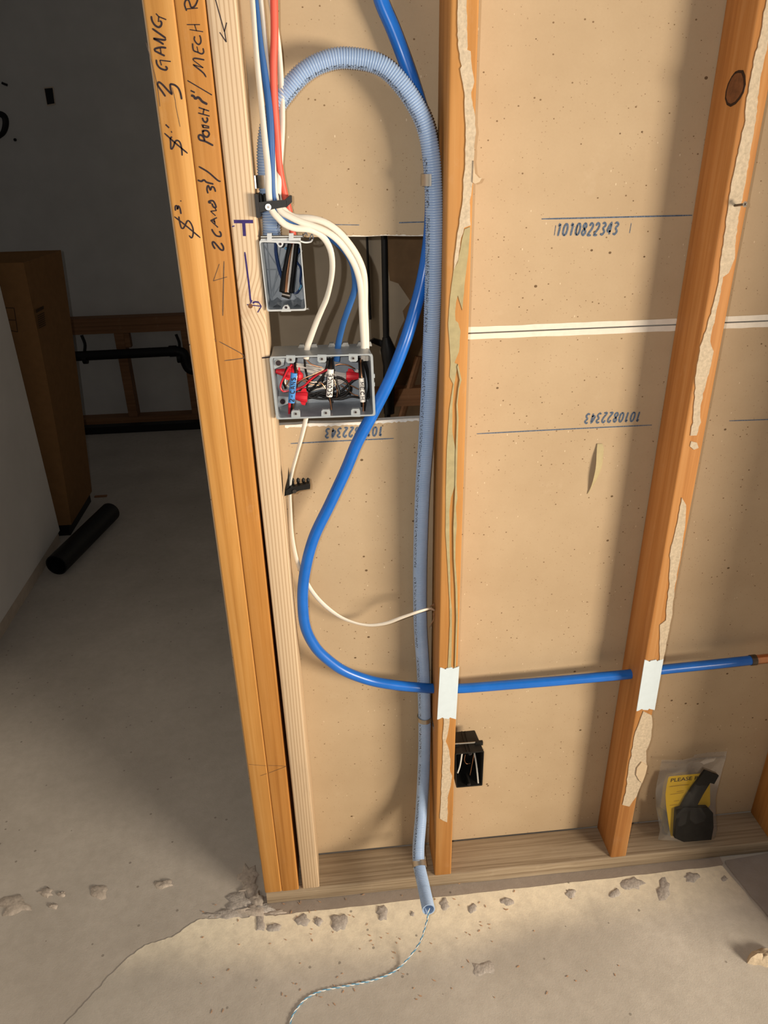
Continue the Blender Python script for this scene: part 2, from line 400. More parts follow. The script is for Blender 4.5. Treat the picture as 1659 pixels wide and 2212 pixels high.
def strokes(name, lists, w, mat, parent, y=0.0, lift=.0005):
    mb = MB()
    for st in lists: ribbon(mb, [PY(a, b, y) for a, b in st], w, FRONT, lift=lift)
    return mb.build(name, mat, parent)
def smear(name, pix, thick, mat, parent, y=0.0, jag=0.0):
    """a smear of compound on a front face, traced, with its own thickness and a worn edge"""
    pts = []
    n = len(pix)
    for i in range(n):
        a, b = Vector(pix[i]), Vector(pix[(i+1) % n]); k = max(1, int((b-a).length/9))
        for j in range(k):
            q = a.lerp(b, j/k); pts.append((q.x+random.uniform(-jag, jag), q.y+random.uniform(-jag, jag)))
    P3 = [PY(a, b, y-.0002) for a, b in pts]
    return MB().prism(P3, (0, -thick, 0)).build(name, mat, parent)
# a small stroke font
GL = {'0': [[(.5, 0), (.1, .25), (.1, .75), (.5, 1), (.9, .75), (.9, .25), (.5, 0)]], '1': [[(.2, .8), (.55, 1), (.55, 0)]],
 '2': [[(.1, .75), (.4, 1), (.85, .85), (.8, .55), (.1, 0), (.9, 0)]], '3': [[(.1, .9), (.5, 1), (.88, .78), (.45, .53), (.9, .25), (.5, 0), (.08, .12)]],
 '4': [[(.7, 0), (.7, 1), (.05, .3), (.95, .3)]], '8': [[(.5, .53), (.15, .75), (.5, 1), (.85, .75), (.5, .53), (.1, .25), (.5, 0), (.9, .25), (.5, .53)]],
 '-': [[(.1, .45), (.8, .5)]], 'C': [[(.9, .85), (.5, 1), (.1, .6), (.15, .15), (.6, 0), (.95, .15)]], 'A': [[(.05, 0), (.5, 1), (.95, 0)], [(.2, .35), (.8, .35)]],
 'N': [[(.1, 0), (.12, 1)], [(.12, 1), (.85, 0)], [(.85, 0), (.88, 1)]], 'S': [[(.88, .85), (.5, 1), (.12, .8), (.5, .52), (.88, .25), (.5, 0), (.1, .15)]],
 'O': [[(.5, 0), (.1, .3), (.15, .8), (.5, 1), (.88, .75), (.85, .25), (.5, 0)]], 'E': [[(.9, 1), (.12, .98), (.1, 0), (.92, .02)], [(.1, .5), (.75, .52)]],
 'M': [[(.05, 0), (.1, 1)], [(.1, 1), (.5, .3)], [(.5, .3), (.88, 1)], [(.88, 1), (.95, 0)]], 'H': [[(.12, 0), (.1, 1)], [(.9, 0), (.88, 1)], [(.1, .5), (.9, .52)]],
 'T': [[(0, 1), (1, 1)], [(.5, 1), (.5, 0)]]}
def write(mb, text, o, ex, ey, cw, ch, adv, w, nrm, lift=.0004):
    """text from origin o along ex, letters rise along ey"""
    o, ex, ey = Vector(o), Vector(ex), Vector(ey)
    for i, ch_ in enumerate(text):
        for st in GL.get(ch_, []):
            ribbon(mb, [o + ex*(i*adv + a*cw) + ey*(b*ch) for a, b in st], w, nrm, lift=lift)

D = 0.089
# ================================================================== THE SETTING
# floor: slab, cream coat, rough concrete beyond the seam
fl = MB().box((-2.6, -2.2, -.12), (2.6, 3.75, 0.0)).build('floor', 'slab', origin=(0, 0, 0)); structure(fl)
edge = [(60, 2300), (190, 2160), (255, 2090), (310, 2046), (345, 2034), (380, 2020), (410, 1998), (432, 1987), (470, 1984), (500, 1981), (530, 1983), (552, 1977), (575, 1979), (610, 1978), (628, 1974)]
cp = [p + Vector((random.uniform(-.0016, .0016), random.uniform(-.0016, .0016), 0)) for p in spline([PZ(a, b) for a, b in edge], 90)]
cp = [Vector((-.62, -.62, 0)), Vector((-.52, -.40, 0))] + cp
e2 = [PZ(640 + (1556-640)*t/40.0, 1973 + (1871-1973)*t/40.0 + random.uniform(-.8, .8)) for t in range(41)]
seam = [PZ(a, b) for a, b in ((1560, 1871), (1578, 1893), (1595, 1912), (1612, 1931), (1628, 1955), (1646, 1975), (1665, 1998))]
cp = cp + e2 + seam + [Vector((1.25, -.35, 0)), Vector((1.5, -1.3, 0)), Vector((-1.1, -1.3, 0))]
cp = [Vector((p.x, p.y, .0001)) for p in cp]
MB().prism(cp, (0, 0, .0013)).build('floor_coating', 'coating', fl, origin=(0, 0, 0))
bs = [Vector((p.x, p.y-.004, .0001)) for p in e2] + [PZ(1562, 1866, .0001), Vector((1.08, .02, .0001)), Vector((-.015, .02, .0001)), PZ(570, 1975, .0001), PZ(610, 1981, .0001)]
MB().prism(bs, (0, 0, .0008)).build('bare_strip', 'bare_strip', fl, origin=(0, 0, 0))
rc = [PZ(a, b) for a, b in ((1566, 1866), (1584, 1890), (1602, 1912), (1620, 1936), (1640, 1958), (1672, 1998))]
rc += [Vector((1.244, -.33, 0)), Vector((1.244, -.003, 0)), PZ(1566, 1862)]
MB().prism([Vector((p.x, p.y, .0001)) for p in rc], (0, 0, .006)).build('rough_concrete_patch', 'rough_concrete', fl, origin=(0, 0, 0))

# back boards of the framed wall (upper and lower sheet, with the cut-out between the studs)
wb = bpy.data.objects.new('wall_back', None); COL.objects.link(wb); put(wb, (0, D, .04), None); structure(wb)
zj = 1.2565
cutT = [PY(a, b, D) for a, b in ((590, 508), (640, 509), (664, 513), (684, 512), (716, 514), (748, 511), (790, 511), (830, 509), (868, 510), (905, 510), (925, 510), (955, 509))]
cutB = [PY(a, b, D) for a, b in ((590, 920), (615, 918), (640, 917), (668, 914), (696, 914), (740, 913), (780, 911), (820, 908), (850, 906), (880, 904), (905, 903), (950, 902))]
def board(name, outline, mi_side=1):
    mb = MB().prism([(x, D, z) for x, z in outline], (0, .0127, 0), 0, 1)
    return mb.build(name, ['kraft_paper', 'gypsum'], wb, origin=(0, D, 0))
xL, xR = -.016, 1.70
def jit(x0, x1, z, n, a): return [(x0+(x1-x0)*i/n, z+random.uniform(-a, a)) for i in range(n+1)]
tx = [(p.x, p.z) for p in cutT if .115 < p.x < .40]; bx_ = [(p.x, p.z) for p in cutB if .115 < p.x < .40]
tx = [(.10, tx[0][1])] + tx; bx_ = [(.10, bx_[0][1])] + bx_
board('drywall_panel', [(xL, zj+.0012), (.10, zj+.0012)] + tx + [(.40, tx[-1][1]), (.40, zj+.0012), (xR, zj+.0012), (xR, 2.46), (xL, 2.46)])
board('drywall_panel', [(xL, .040), (xR, .040), (xR, zj-.0012), (.405, zj-.0012), (.405, bx_[-1][1])] + list(reversed(bx_)) + [(.10, zj-.0012), (xL, zj-.0012)])
for s in (1, -1):      # bare factory edges at the joint
    a, b_ = (zj+.0012, zj+.0105) if s > 0 else (zj-.0105, zj-.0012)
    top = jit(.405, xR, b_ if s > 0 else a, 60, .0005)
    pl = [(x, D, z) for x, z in top] + ([(xR, D, a), (.405, D, a)] if s > 0 else [(xR, D, b_), (.405, D, b_)])
    MB().prism(pl, (0, -.0007, 0)).build('factory_edge', 'edge_paper', wb)
lip = [p for p in cutB if .115 < p.x < .39]
lipt = spline([Vector((p.x, D, p.z-.0003)) for p in lip], 60)
MB().prism(lipt + [p+Vector((0, 0, -.0035-random.uniform(0, .0028))) for p in reversed(lipt)], (0, -.0006, 0)).build('torn_edge', 'gypsum', wb)
lipt = spline([Vector((p.x, D, p.z)) for p in cutT if .20 < p.x < .39], 50)
MB().prism(lipt + [p+Vector((0, 0, .0006+random.uniform(0, .0018))) for p in reversed(lipt)], (0, -.0006, 0)).build('torn_edge', 'edge_paper', wb)
# stamps and score lines printed on the boards
def wp(px, py): return PY(px, py, D)
mb = MB(); TX = '1010822343'
a, b_ = wp(1200, 510), wp(1336, 506); n = len(TX); adv = (b_-a).length/n
write(mb, TX, a, (b_-a).normalized(), (.16, 0, 1), adv*.66, .0180, adv, .0032, FRONT)
for dx in (-.002, .0335, .122): mb_ = ribbon(mb, [a+Vector((dx, 0, .001)), a+Vector((dx+.001, 0, .016))], .0016, FRONT)
mb.build('stamped_number', 'stamp_blue', wb)
mb = MB(); a, b_ = wp(1386, 889), wp(1263, 894); adv = (b_-a).length/n
write(mb, TX, a, (b_-a).normalized(), (-.16, 0, -1), adv*.66, .0180, adv, .0032, FRONT); mb.build('stamped_number', 'stamp_blue', wb)
mb = MB(); a, b_ = wp(828, 921), wp(700, 926); adv = (b_-a).length/n
write(mb, TX, a, (b_-a).normalized(), (-.16, 0, -1), adv*.66, .0170, adv, .0032, FRONT); mb.build('stamped_number', 'stamp_blue', wb)
for ln, w in (([(1170, 473), (1300, 470), (1495, 465)], .0022), ([(1030, 937), (1200, 928), (1408, 918)], .0021), ([(1575, 909), (1659, 906), (1750, 902)], .0018),
              ([(716, 485), (776, 486)], .0018), ([(862, 481), (930, 479)], .0026), ([(628, 958), (740, 952), (850, 947)], .0021)):
    mb = MB(); ribbon(mb, [wp(*q) for q in ln], w, FRONT); mb.build('score_line', 'stamp_blue', wb)
mb = MB()
for st in ([(657, 508), (661, 502), (664, 509)], [(668, 518), (674, 505), (677, 516)], [(648, 519), (660, 522), (674, 520)]): ribbon(mb, [wp(*q) for q in st], .0012, FRONT)
mb.build('pen_scribble', 'stamp_blue', wb)

# far room seen through the doorway and the cut-out
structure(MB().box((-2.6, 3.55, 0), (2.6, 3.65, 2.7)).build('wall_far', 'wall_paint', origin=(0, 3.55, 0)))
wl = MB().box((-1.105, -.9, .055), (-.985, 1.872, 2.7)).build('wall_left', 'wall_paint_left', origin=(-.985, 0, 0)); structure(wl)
MB().box((-1.095, -.9, .0), (-.990, 1.862, .055)).build('sill_strip', 'cream_strip', wl)
Yc = .62
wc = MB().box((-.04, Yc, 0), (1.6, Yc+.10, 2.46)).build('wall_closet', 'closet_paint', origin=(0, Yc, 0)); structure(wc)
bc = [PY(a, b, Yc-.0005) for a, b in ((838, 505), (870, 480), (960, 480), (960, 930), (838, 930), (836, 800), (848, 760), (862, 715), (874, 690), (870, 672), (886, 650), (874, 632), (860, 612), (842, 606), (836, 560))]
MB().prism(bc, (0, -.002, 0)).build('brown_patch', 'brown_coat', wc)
wr = MB().box((1.245, -.44, 0), (1.37, D-.002, 2.46)).build('wall_right_unseen', 'wall_paint_left', origin=(1.3, 0, 0)); structure(wr)  # added out of view, its length set to shade the lower right

# ================================================================== FRAMING
def stud(name, x0, x1, mat, label, y0=0.0, z1=2.44, lean=0.0, z0=.038):
    mb = MB().box((x0, y0, z0), (x1, y0+D-.0006, z1), bev=.0032)
    for v in mb.v: v.x += lean*(v.z-z0)
    o = mb.build(name, mat, smooth=True, origin=((x0+x1)/2, y0+D/2, z0), sharp=50)
    return tag(o, label, 'stud', 'wall studs')
def plate():
    mb = MB(); pr = []
    x0, x1 = .0025, 1.70
    for cy, cz, a0 in ((D-.0006-.003, .038-.003, 0), (.003, .038-.003, 90), (.003, .004, 180), (D-.0006-.003, .004, 270)):
        for k in range(4): t = math.radians(a0+30*k); pr.append((cy+.003*math.cos(t), cz+.003*math.sin(t)))
    n = len(pr); N = 40
    for i in range(N+1):
        x = x0+(x1-x0)*i/N
        for j, (y, z) in enumerate(pr): mb.v.append(Vector((x+random.uniform(-.0004, .0004)*(i in (0, N)), y + (random.uniform(-.0008, .0005) if y < .01 else 0), max(.0002, z))))
    for i in range(N):
        for j in range(n): mb.f.append((i*n+j, (i+1)*n+j, (i+1)*n+(j+1) % n, i*n+(j+1) % n)); mb.m.append(0)
    mb.f += [tuple(range(n)), tuple(reversed(range(N*n, N*n+n)))]; mb.m += [0, 0]
    for f in range(len(mb.f)): mb.f[f] = tuple(reversed(mb.f[f]))
    return tag(mb.build('bottom_plate', 'plate_wood', smooth=True, sharp=50), 'weathered grey-brown bottom plate the studs stand on along the floor', 'plate')
plate()
s1 = stud('wall_stud', 0.0, .0379, 'fir_a', 'orange stud at the doorway edge marked 3 GANG in black marker')
s2 = stud('wall_stud', .0381, .0760, 'fir_b', 'orange stud between the doorway stud and the pale stud, marked MECH and PORCH')
s3 = stud('wall_stud', .0850, .1225, 'spruce', 'pale new spruce stud with violet T mark, carrying the grey boxes', y0=.0005, lean=-.0046, z0=.0386)
s4 = stud('wall_stud', .3870, .4250, 'fir_c', 'orange stud beside the blue corrugated conduit, smeared with compound')
s5 = stud('wall_stud', .8030, .8410, 'fir_d', 'orange stud on the right with a big dark knot and tan smears')
s6 = stud('wall_stud', 1.1970, 1.2350, 'fir_b', 'orange stud at the bottom right corner of the picture')

# marker writing (traced in the photograph, lying on the stud faces)
S = strokes
w1 = crop(390, 0, .08137); w2 = crop(400, 160, .08137); w3 = crop(415, 340, .09945); w4 = crop(310, 20, .09497); w5 = crop(345, 250, .12658)
def word(f, lists, w, stud_): S('marker_lettering', [f(p) for p in lists], w, 'ink', stud_)
word(w4, ([(180, 155), (195, 250), (250, 350), (340, 410), (400, 375), (412, 300), (372, 262)], [(285, 100), (350, 170)], [(350, 170), (520, 238)], [(350, 170), (342, 292)],
          [(200, 440), (400, 580), (512, 660)], [(512, 672), (470, 700), (225, 662)], [(225, 672), (350, 730), (462, 800)],
          [(520, 880), (400, 868), (270, 900), (248, 940)], [(248, 940), (380, 1010), (488, 1062)], [(385, 880), (402, 1005)],
          [(292, 1145), (310, 1250), (380, 1340), (500, 1382), (540, 1340), (500, 1298)], [(412, 1278), (375, 1160)], [(375, 1160), (622, 1190)]), .0023, s1)
word(w4, ([(502, 1985), (430, 1880), (350, 1770), (322, 1710), (350, 1658), (430, 1710), (560, 1850), (650, 1935), (622, 1830), (605, 1700)], [(605, 1700), (700, 1720), (790, 1790), (840, 1900), (872, 2052)]), .0024, s1)
word(w5, ([(102, 150), (162, 208)],), .0030, s1)
word(w5, ([(200, 262), (208, 292)],), .0020, s1)
word(w5, ([(82, 298), (250, 450), (478, 642)], [(212, 358), (182, 390), (188, 450), (196, 572), (240, 520), (262, 450), (300, 420), (350, 460), (375, 560), (385, 682)]), .0020, s1)
word(w5, ([(354, 1450), (370, 1460)],), .0024, s1)
word(w5, ([(270, 1622), (268, 1550), (300, 1538), (305, 1602), (322, 1540), (350, 1590), (366, 1678)],), .0022, s1)
word(w5, ([(252, 1722), (430, 1860), (695, 2082)], [(328, 1718), (340, 1800), (370, 1910), (405, 1920), (440, 1860), (480, 1790), (530, 1830), (570, 1930), (570, 2030), (545, 2086), (503, 2042)]), .0020, s1)
word(w1, ([(462, 215), (160, 240)], [(165, 292), (135, 215), (112, 120), (130, 30), (170, -5), (222, 20), (285, 208)], [(285, 205), (350, 190), (410, 120), (462, -10)]), .0019, s2)
word(w1, ([(172, 655), (518, 655)], [(246, 788), (602, 846)], [(375, 650), (430, 830)]), .0018, s2)
word(w1, ([(380, 962), (368, 1050), (420, 1140), (490, 1182), (542, 1120), (535, 1010), (508, 935)],), .0018, s2)
word(w1, ([(322, 1150), (330, 1270), (360, 1350), (460, 1390), (560, 1432), (617, 1390), (600, 1280)], [(438, 1235), (472, 1388)]), .0018, s2)
word(w1, ([(682, 2052), (600, 1930), (335, 1715)], [(335, 1715), (605, 1802)], [(605, 1802), (340, 1600)], [(340, 1600), (345, 1562), (420, 1552), (635, 1592)]), .0019, s2)
word(w2, ([(62, 172), (714, 558)],), .0022, s2)
word(w2, ([(148, 438), (258, 492)],), .0030, s2)
word(w2, ([(158, 568), (230, 590), (270, 652), (340, 620), (400, 660), (460, 732), (592, 802)],), .0030, s2)
word(w2, ([(362, 888), (637, 982)], [(348, 1033), (652, 1117)], [(502, 920), (480, 1062)]), .0026, s2)
word(w2, ([(458, 1158), (490, 1240), (550, 1282), (597, 1220), (575, 1148)],), .0023, s2)
word(w2, ([(448, 1338), (480, 1425)], [(480, 1420), (642, 1432)], [(480, 1352), (642, 1398)], [(480, 1352), (480, 1420)]), .0026, s2)
word(w2, ([(448, 1530), (500, 1500), (590, 1510), (642, 1590), (590, 1672), (510, 1640), (470, 1560), (500, 1502)],), .0023, s2)
word(w2, ([(748, 1897), (540, 1790), (400, 1750), (358, 1680), (370, 1628), (430, 1622), (490, 1680), (522, 1772)],), .0025, s2)
word(w3, ([(145, 197), (350, 320), (560, 500), (624, 520)],), .0022, s2)
word(w3, ([(122, 492), (200, 520), (260, 490), (320, 540), (465, 580)],), .0024, s2)
word(w3, ([(347, 784), (325, 690), (345, 612), (370, 640), (400, 712), (430, 640), (480, 660), (512, 748)],), .0022, s2)
word(w3, ([(420, 985), (370, 985), (370, 955), (450, 942), (500, 1010), (528, 1092)], [(528, 1092), (470, 1080), (430, 1000)], [(490, 1090), (532, 1155)], [(532, 1155), (405, 1170)], [(405, 1170), (512, 1268)]), .0023, s2)
word(w3, ([(542, 1308), (405, 1372)], [(405, 1372), (565, 1522)], [(480, 1340), (502, 1445)], [(440, 1370), (500, 1400)]), .0026, s2)
word(w3, ([(428, 1555), (460, 1620), (530, 1700), (622, 1712), (622, 1640), (588, 1606)],), .0024, s2)
word(w3, ([(502, 1988), (455, 1910), (443, 1850), (475, 1838), (550, 1920), (620, 2000), (678, 2012), (677, 1940), (628, 1856)],), .0025, s2)
S('pencil_mark', [cB(p) for p in ([(325, 620), (318, 900), (305, 1490)], [(250, 665), (155, 935)], [(155, 935), (375, 870)])], .0012, 'pencil', s2)
S('pencil_mark', [cB(p) for p in ([(250, 1900), (600, 2090), (645, 2140)], [(645, 2140), (630, 2165), (330, 2205)])], .0011, 'pencil', s2)
S('pencil_mark', [cE(p) for p in ([(550, 515), (770, 525)], [(770, 525), (560, 605)])], .0011, 'pencil', s2)
for q in (cB([(175, 1855), (200, 1900)]), cE([(317, 503), (525, 520)]), cE([(455, 640), (535, 612)])): S('pencil_mark', [q], .0010, 'pencil', s1)
S('crack', [w4([(60, 760), (130, 1000), (200, 1260), (262, 1500), (325, 1790), (378, 2212)])], .0008, 'pencil', s1)
S('crack', [w4([(655, 1780), (720, 2050), (745, 2230)]) + w5([(350, 190)])], .0006, 'pencil', s1)
yp = .0005
S('violet_marking', [cA([(768, -10), (850, 285)]), cA([(870, 203), (850, 285)]), cA([(850, 270), (867, 378)]), cA([(867, 378), (808, 290)])], .0020, 'ink', s3, yp)
S('violet_marking', [cA([(935, 1985), (1107, 1985)])], .0072, 'ink_violet', s3, yp)
S('violet_marking', [cA([(1022, 1990), (1030, 2115)])], .0068, 'ink_violet', s3, yp, .0006)
S('violet_marking', [cA([(918, 2030), (940, 2024)]), cB([(655, 475), (690, 750), (722, 1000), (742, 1200), (757, 1290)]), cB([(690, 1312), (915, 1338)]), cB([(860, 1437), (918, 1340)]), cB([(918, 1340), (868, 1262)]),
  cB([(745, 1295), (772, 1242)]), cB([(780, 1290), (820, 1268), (870, 1275)])], .0024, 'ink_violet', s3, yp)
S('violet_marking', [[(566, 773), (585, 771)]], .0034, 'ink', s3, yp)
# knots
mb = MB(); c = PY(541, 661, yp); mb.disc(c+Vector((0, -.0002, 0)), (0, -1, 0), .0034, .0004, 14); mb.build('knot', 'knot_wood', s3)
def knot(parent, cx, cy, pix, xpl):
    P3 = [PX(a, b, xpl-.0003) for a, b in pix]; c = sum(P3, Vector())/len(P3)
    MB().prism(P3, (-.0006, 0, 0)).build('knot', 'knot_ring', parent)
    MB().prism([c+(p-c)*.84+Vector((-.0002, 0, 0)) for p in P3], (-.0008, 0, 0)).build('knot_heart', 'knot_wood', parent)
ring = cI([(1140, 1255), (1215, 1258), (1255, 1370), (1262, 1520), (1230, 1650), (1160, 1770), (1080, 1865), (990, 1915), (925, 1880), (892, 1770), (905, 1640), (945, 1500), (1010, 1370), (1075, 1285)])
knot(s5, 0, 0, ring, .803)
# compound and adhesive left on the stud faces
smear('compound_smear', cF([(738, -30), (720, 400), (740, 800), (775, 1050), (800, 1190), (770, 1235), (790, 1350), (850, 1659)]) + cG([(823, 0), (826, 250), (820, 420), (806, 600), (800, 750), (775, 900), (745, 1100), (722, 1340), (760, 1250), (790, 1060), (815, 970), (868, 950), (862, 760), (880, 650), (890, 500), (900, 300), (915, 150), (905, 0)])
      + cF([(970, 1659), (1035, 1470), (985, 1240), (960, 920), (905, 900), (900, 600), (890, -30)]), .0016, 'joint_compound', s4, jag=.9)
smear('torn_tab', cG([(893, 390), (905, 500), (940, 540), (965, 538), (945, 575), (905, 590), (885, 578)]), .0035, 'paper_tan', s4)
smear('adhesive_smear', cG([(868, 965), (850, 1200), (820, 1450), (798, 1690), (778, 1620), (760, 1560), (745, 1620), (735, 1700), (740, 1780), (762, 1800), (782, 1870), (770, 2050), (735, 2130), (700, 2250), (690, 2000), (675, 1800), (690, 1600), (722, 1345), (760, 1270), (795, 1080), (820, 985)]), .0010, 'glue_olive', s4, jag=.3)
smear('adhesive_smear', cH([(302, 0), (298, 110), (322, 160), (295, 340), (278, 600), (270, 900), (268, 1200), (280, 1400), (296, 1700), (298, 1850), (284, 2155), (308, 2155), (313, 1900), (313, 1750), (304, 1650), (296, 1300), (295, 1050), (306, 960), (335, 870), (340, 640), (316, 500), (316, 310), (330, 160), (352, 20)]), .0009, 'glue_olive', s4, jag=.2)
smear('adhesive_ridge', cH([(355, 20), (380, 130), (362, 190), (352, 300), (358, 400), (350, 640), (344, 860), (350, 960), (340, 1020), (346, 1150), (338, 1260), (336, 1390), (350, 1600), (353, 1800), (338, 2150), (331, 2150), (341, 1800), (336, 1600), (324, 1390), (322, 1160), (328, 1020), (334, 900), (338, 640), (346, 410), (343, 300), (356, 190), (366, 130), (348, 40)]), .0024, 'glue_olive', s4)
smear('compound_smear', cL([(480, 672), (470, 900), (470, 1090), (455, 1350), (440, 1630), (515, 1665), (520, 1430), (560, 1220), (545, 1180), (535, 980), (500, 890), (540, 672)]), .0012, 'joint_compound', s4, jag=1.1)
smear('compound_smear', cI([(1640, -40), (1560, 320), (1520, 640), (1420, 1000), (1380, 1200), (1310, 1560), (1260, 1850), (1240, 2157)]) + cJ([(1455, 10), (1430, 200), (1402, 400), (1390, 520), (1340, 720), (1290, 880), (1265, 1020), (1260, 1130), (1248, 1290), (1235, 1362), (1270, 1362), (1290, 1290), (1290, 1200), (1310, 1110), (1340, 1000), (1362, 905), (1340, 850), (1370, 720), (1400, 580), (1410, 500), (1440, 480), (1478, 400), (1480, 300), (1500, 150), (1530, 10)])
      + cI([(1430, 2157), (1470, 1750), (1520, 1400), (1600, 1000), (1650, 800), (1690, -40)]), .0015, 'joint_compound', s5, jag=1.1)
smear('compound_smear', cJ([(1240, 1392), (1233, 1420), (1255, 1437), (1280, 1428), (1270, 1400)]), .0012, 'joint_compound', s5, jag=.4)
smear('compound_smear', [(1472, 1075), (1462, 1130), (1447, 1190), (1445, 1260), (1437, 1340), (1425, 1350), (1424, 1426), (1433, 1426), (1446, 1350), (1450, 1335), (1457, 1270), (1469, 1200), (1480, 1130), (1481, 1090)], .0014, 'joint_compound', s5, jag=.9)
smear('compound_smear', cK([(560, 750), (510, 880), (475, 980), (455, 1130), (435, 1230), (405, 1450), (380, 1560), (440, 1575), (500, 1490), (555, 1350), (590, 1230), (585, 1090), (625, 990), (637, 870), (635, 780)]), .0016, 'joint_compound', s5, jag=1.1)
smear('torn_tab', cK([(540, 1180), (500, 1230), (492, 1290), (520, 1340), (545, 1360), (575, 1280), (590, 1210)]), .0045, 'paper_tan', s5)

# nail plates over the pipe holes
def nailplate(pix, label):
    TL, TR, BR, BL = [PY(a, b, -.0022) for a, b in pix]
    prof = lambda A, B, up: [A.lerp(B, t)+Vector((0, 0, dz*up)) for t, dz in ((0, .0035), (.08, .003), (.28, -.0015), (.34, .001), (.62, .003), (.68, -.001), (.74, .0005), (.92, .003), (1, .0042))]
    pl = prof(TL, TR, 1) + list(reversed(prof(BL, BR, -1)))
    o = MB().prism(pl, (0, .0016, 0)).build('nail_plate', 'nail_plate'); return tag(o, label, 'nail plate', 'steel nail plates on the studs')
nailplate(cL([(445, 203), (628, 192), (598, 664), (418, 670)]), 'pale steel nail plate on the stud beside the corrugated conduit')
nailplate(cK([(572, 318), (735, 311), (663, 726), (505, 738)]), 'pale steel nail plate on the right stud with the dark knot')
# screw in the right stud
sc = PY(1592, 442, 0); t = thing('screw', sc, 'dark crosshead screw sticking out of the right stud', 'screw')
MB().tube([sc+Vector((-.006, .004, -.002)), sc+Vector((.001, -.016, .0012))], .0018, 8).build('shank', 'dark_steel', t)
h = sc+Vector((.001, -.016, .0012)); MB().disc(h, (.25, -1, .1), .0018, .0028, 16, r2=.0042).build('head', 'dark_steel', t)
mb = MB(); nrm = Vector((.25, -1, .1)).normalized(); a = nrm.orthogonal().normalized(); b_ = nrm.cross(a); q = h+nrm*.0029
for e in (a, b_): ribbon(mb, [q-e*.0024, q+e*.0024], .0011, nrm)
mb.build('cross_slot', 'ink', t)

# ================================================================== CONDUIT
cpts = [(587, 512, .040), (586, 480, .040), (583, 440, .042), (577, 390, .044), (575, 330, .046), (580, 280, .046), (592, 238, .044), (614, 203, .042), (655, 158, .040), (700, 133, .040), (750, 125, .040), (818, 139, .040),
        (868, 183, .040), (912, 255, .040), (930, 325, .040), (936, 400, .040), (938, 480, .040), (937, 560, .041), (935, 640, .042), (931, 740, .046), (926, 850, .052), (920, 950, .060), (913, 1050, .066), (909, 1150, .070), (907, 1250, .072),
        (908, 1350, .073), (914, 1450, .073), (917, 1550, .070), (916, 1640, .058), (911, 1740, .033), (907, 1790, .010), (904, 1830, -.010), (905, 1866, -.032), (914, 1910, -.075), (920, 1938, -.106), (926, 1965, -.138)]
ctrl = [PY(a, b, y) for a, b, y in cpts]
Lc = length(spline(ctrl, 400)); PITCH = .0036; NR = int(Lc/PITCH)
cl = spline(ctrl, NR*4+1)
prof = [1.0, 1.0, .87, .97]
cmb = MB(); cmb.tube(cl, .0134, 24, cap=False, rr=[prof[i % 4] for i in range(len(cl))], uv=True, up=(0, -1, .001))
# shift the print band to face the room: w=.5 must face -Y, so turn the ring by half
o_, uvs_, n_ = cmb.uv; cmb.uv = (o_, [(u, (w+.35) % 1.0) for u, w in uvs_], n_)
cond = cmb.build('corrugated_conduit', 'conduit_blue', smooth=True, sharp=60)
tag(cond, 'light blue corrugated conduit arching from the small grey box down to the floor', 'conduit')
# open lower end: inner wall and rim
tip, tdir = cl[-1], (cl[-1]-cl[-3]).normalized()
mb = MB(); ps = [tip - tdir*.03, tip]; mb.tube(ps, .0112, 24, cap=False); nA = 24
a = tdir.orthogonal().normalized(); b_ = tdir.cross(a); o_ = len(mb.v)
for r_ in (.0112, .0134):
    for j in range(24): mb.v.append(tip + (a*math.cos(2*math.pi*j/24)+b_*math.sin(2*math.pi*j/24))*r_)
for j in range(24): mb.f.append((o_+j, o_+(j+1) % 24, o_+24+(j+1) % 24, o_+24+j)); mb.m.append(0)
mb.build('conduit_mouth', 'conduit_blue', cond, smooth=True)
# straps
def strap(px, py, y, ax, label, w=.013, side=-1, mat='steel', sweep=(150, 400), tail=None, R=.0142):
    c = PY(px, py, y); ax = Vector(ax).normalized(); u = Vector((1, 0, 0)); u = (u-ax*u.dot(ax)).normalized(); f = ax.cross(u)
    if f.y > 0: f = -f
    t = thing('conduit_strap', c, label, 'strap', 'metal straps on the conduit')
    mb = MB(); n = 22; R1, R2 = R, R+.0014
    for i in range(n+1):
        an = math.radians(sweep[0]+(sweep[1]-sweep[0])*i/n)
        for r_ in (R1, R2):
            for s in (-1, 1): mb.v.append(c + (u*math.cos(an)+f*math.sin(an))*r_ + ax*(s*w/2))
    for i in range(n):
        k = i*4
        for A, B in ((2, 3), (1, 0), (3, 1), (0, 2)): mb.f.append((k+A, k+4+A, k+4+B, k+B)); mb.m.append(0)
    mb.f += [(0, 1, 3, 2), (n*4, n*4+2, n*4+3, n*4+1)]; mb.m += [0, 0]
    bmx = mb.build('band', mat, t, smooth=True)
    # foot nailed to the stud
    if tail:
        d = Vector(tail); e = c + d
        MB().box((e.x-.0010, e.y-.011, e.z-w/2), (e.x+.0010, e.y+.011, e.z+w/2)).build('foot', mat, t)
        MB().disc(e+Vector((-.0012, 0, 0)), (-1, 0, 0), .0034, .0016, 12).build('nail_head', 'dark_steel', t)
    return t
strap(936, 388, .040, cl[0]*0+Vector((0, 0, 1)), 'bright metal strap holding the conduit by the top of its right leg', sweep=(108, 262), w=.016, tail=(.0150, .028, 0), R=.0172)
strap(917, 1550, .070, (0, 0, 1), 'metal strap on the conduit just below the white nail plate', sweep=(0, 215), w=.011, tail=(.0165, -.020, -.004))
strap(906, 1868, -.033, ctrl[31]-ctrl[34], 'metal strap on the conduit just above the bottom plate', sweep=(-10, 200), w=.012, tail=(.0158, .030, -.006))
strap(577, 392, .044, (0, 0, 1), 'shiny metal strap on the conduit above the black cable bracket', sweep=(-20, 200), w=.017, tail=(-.0158, -.006, 0))

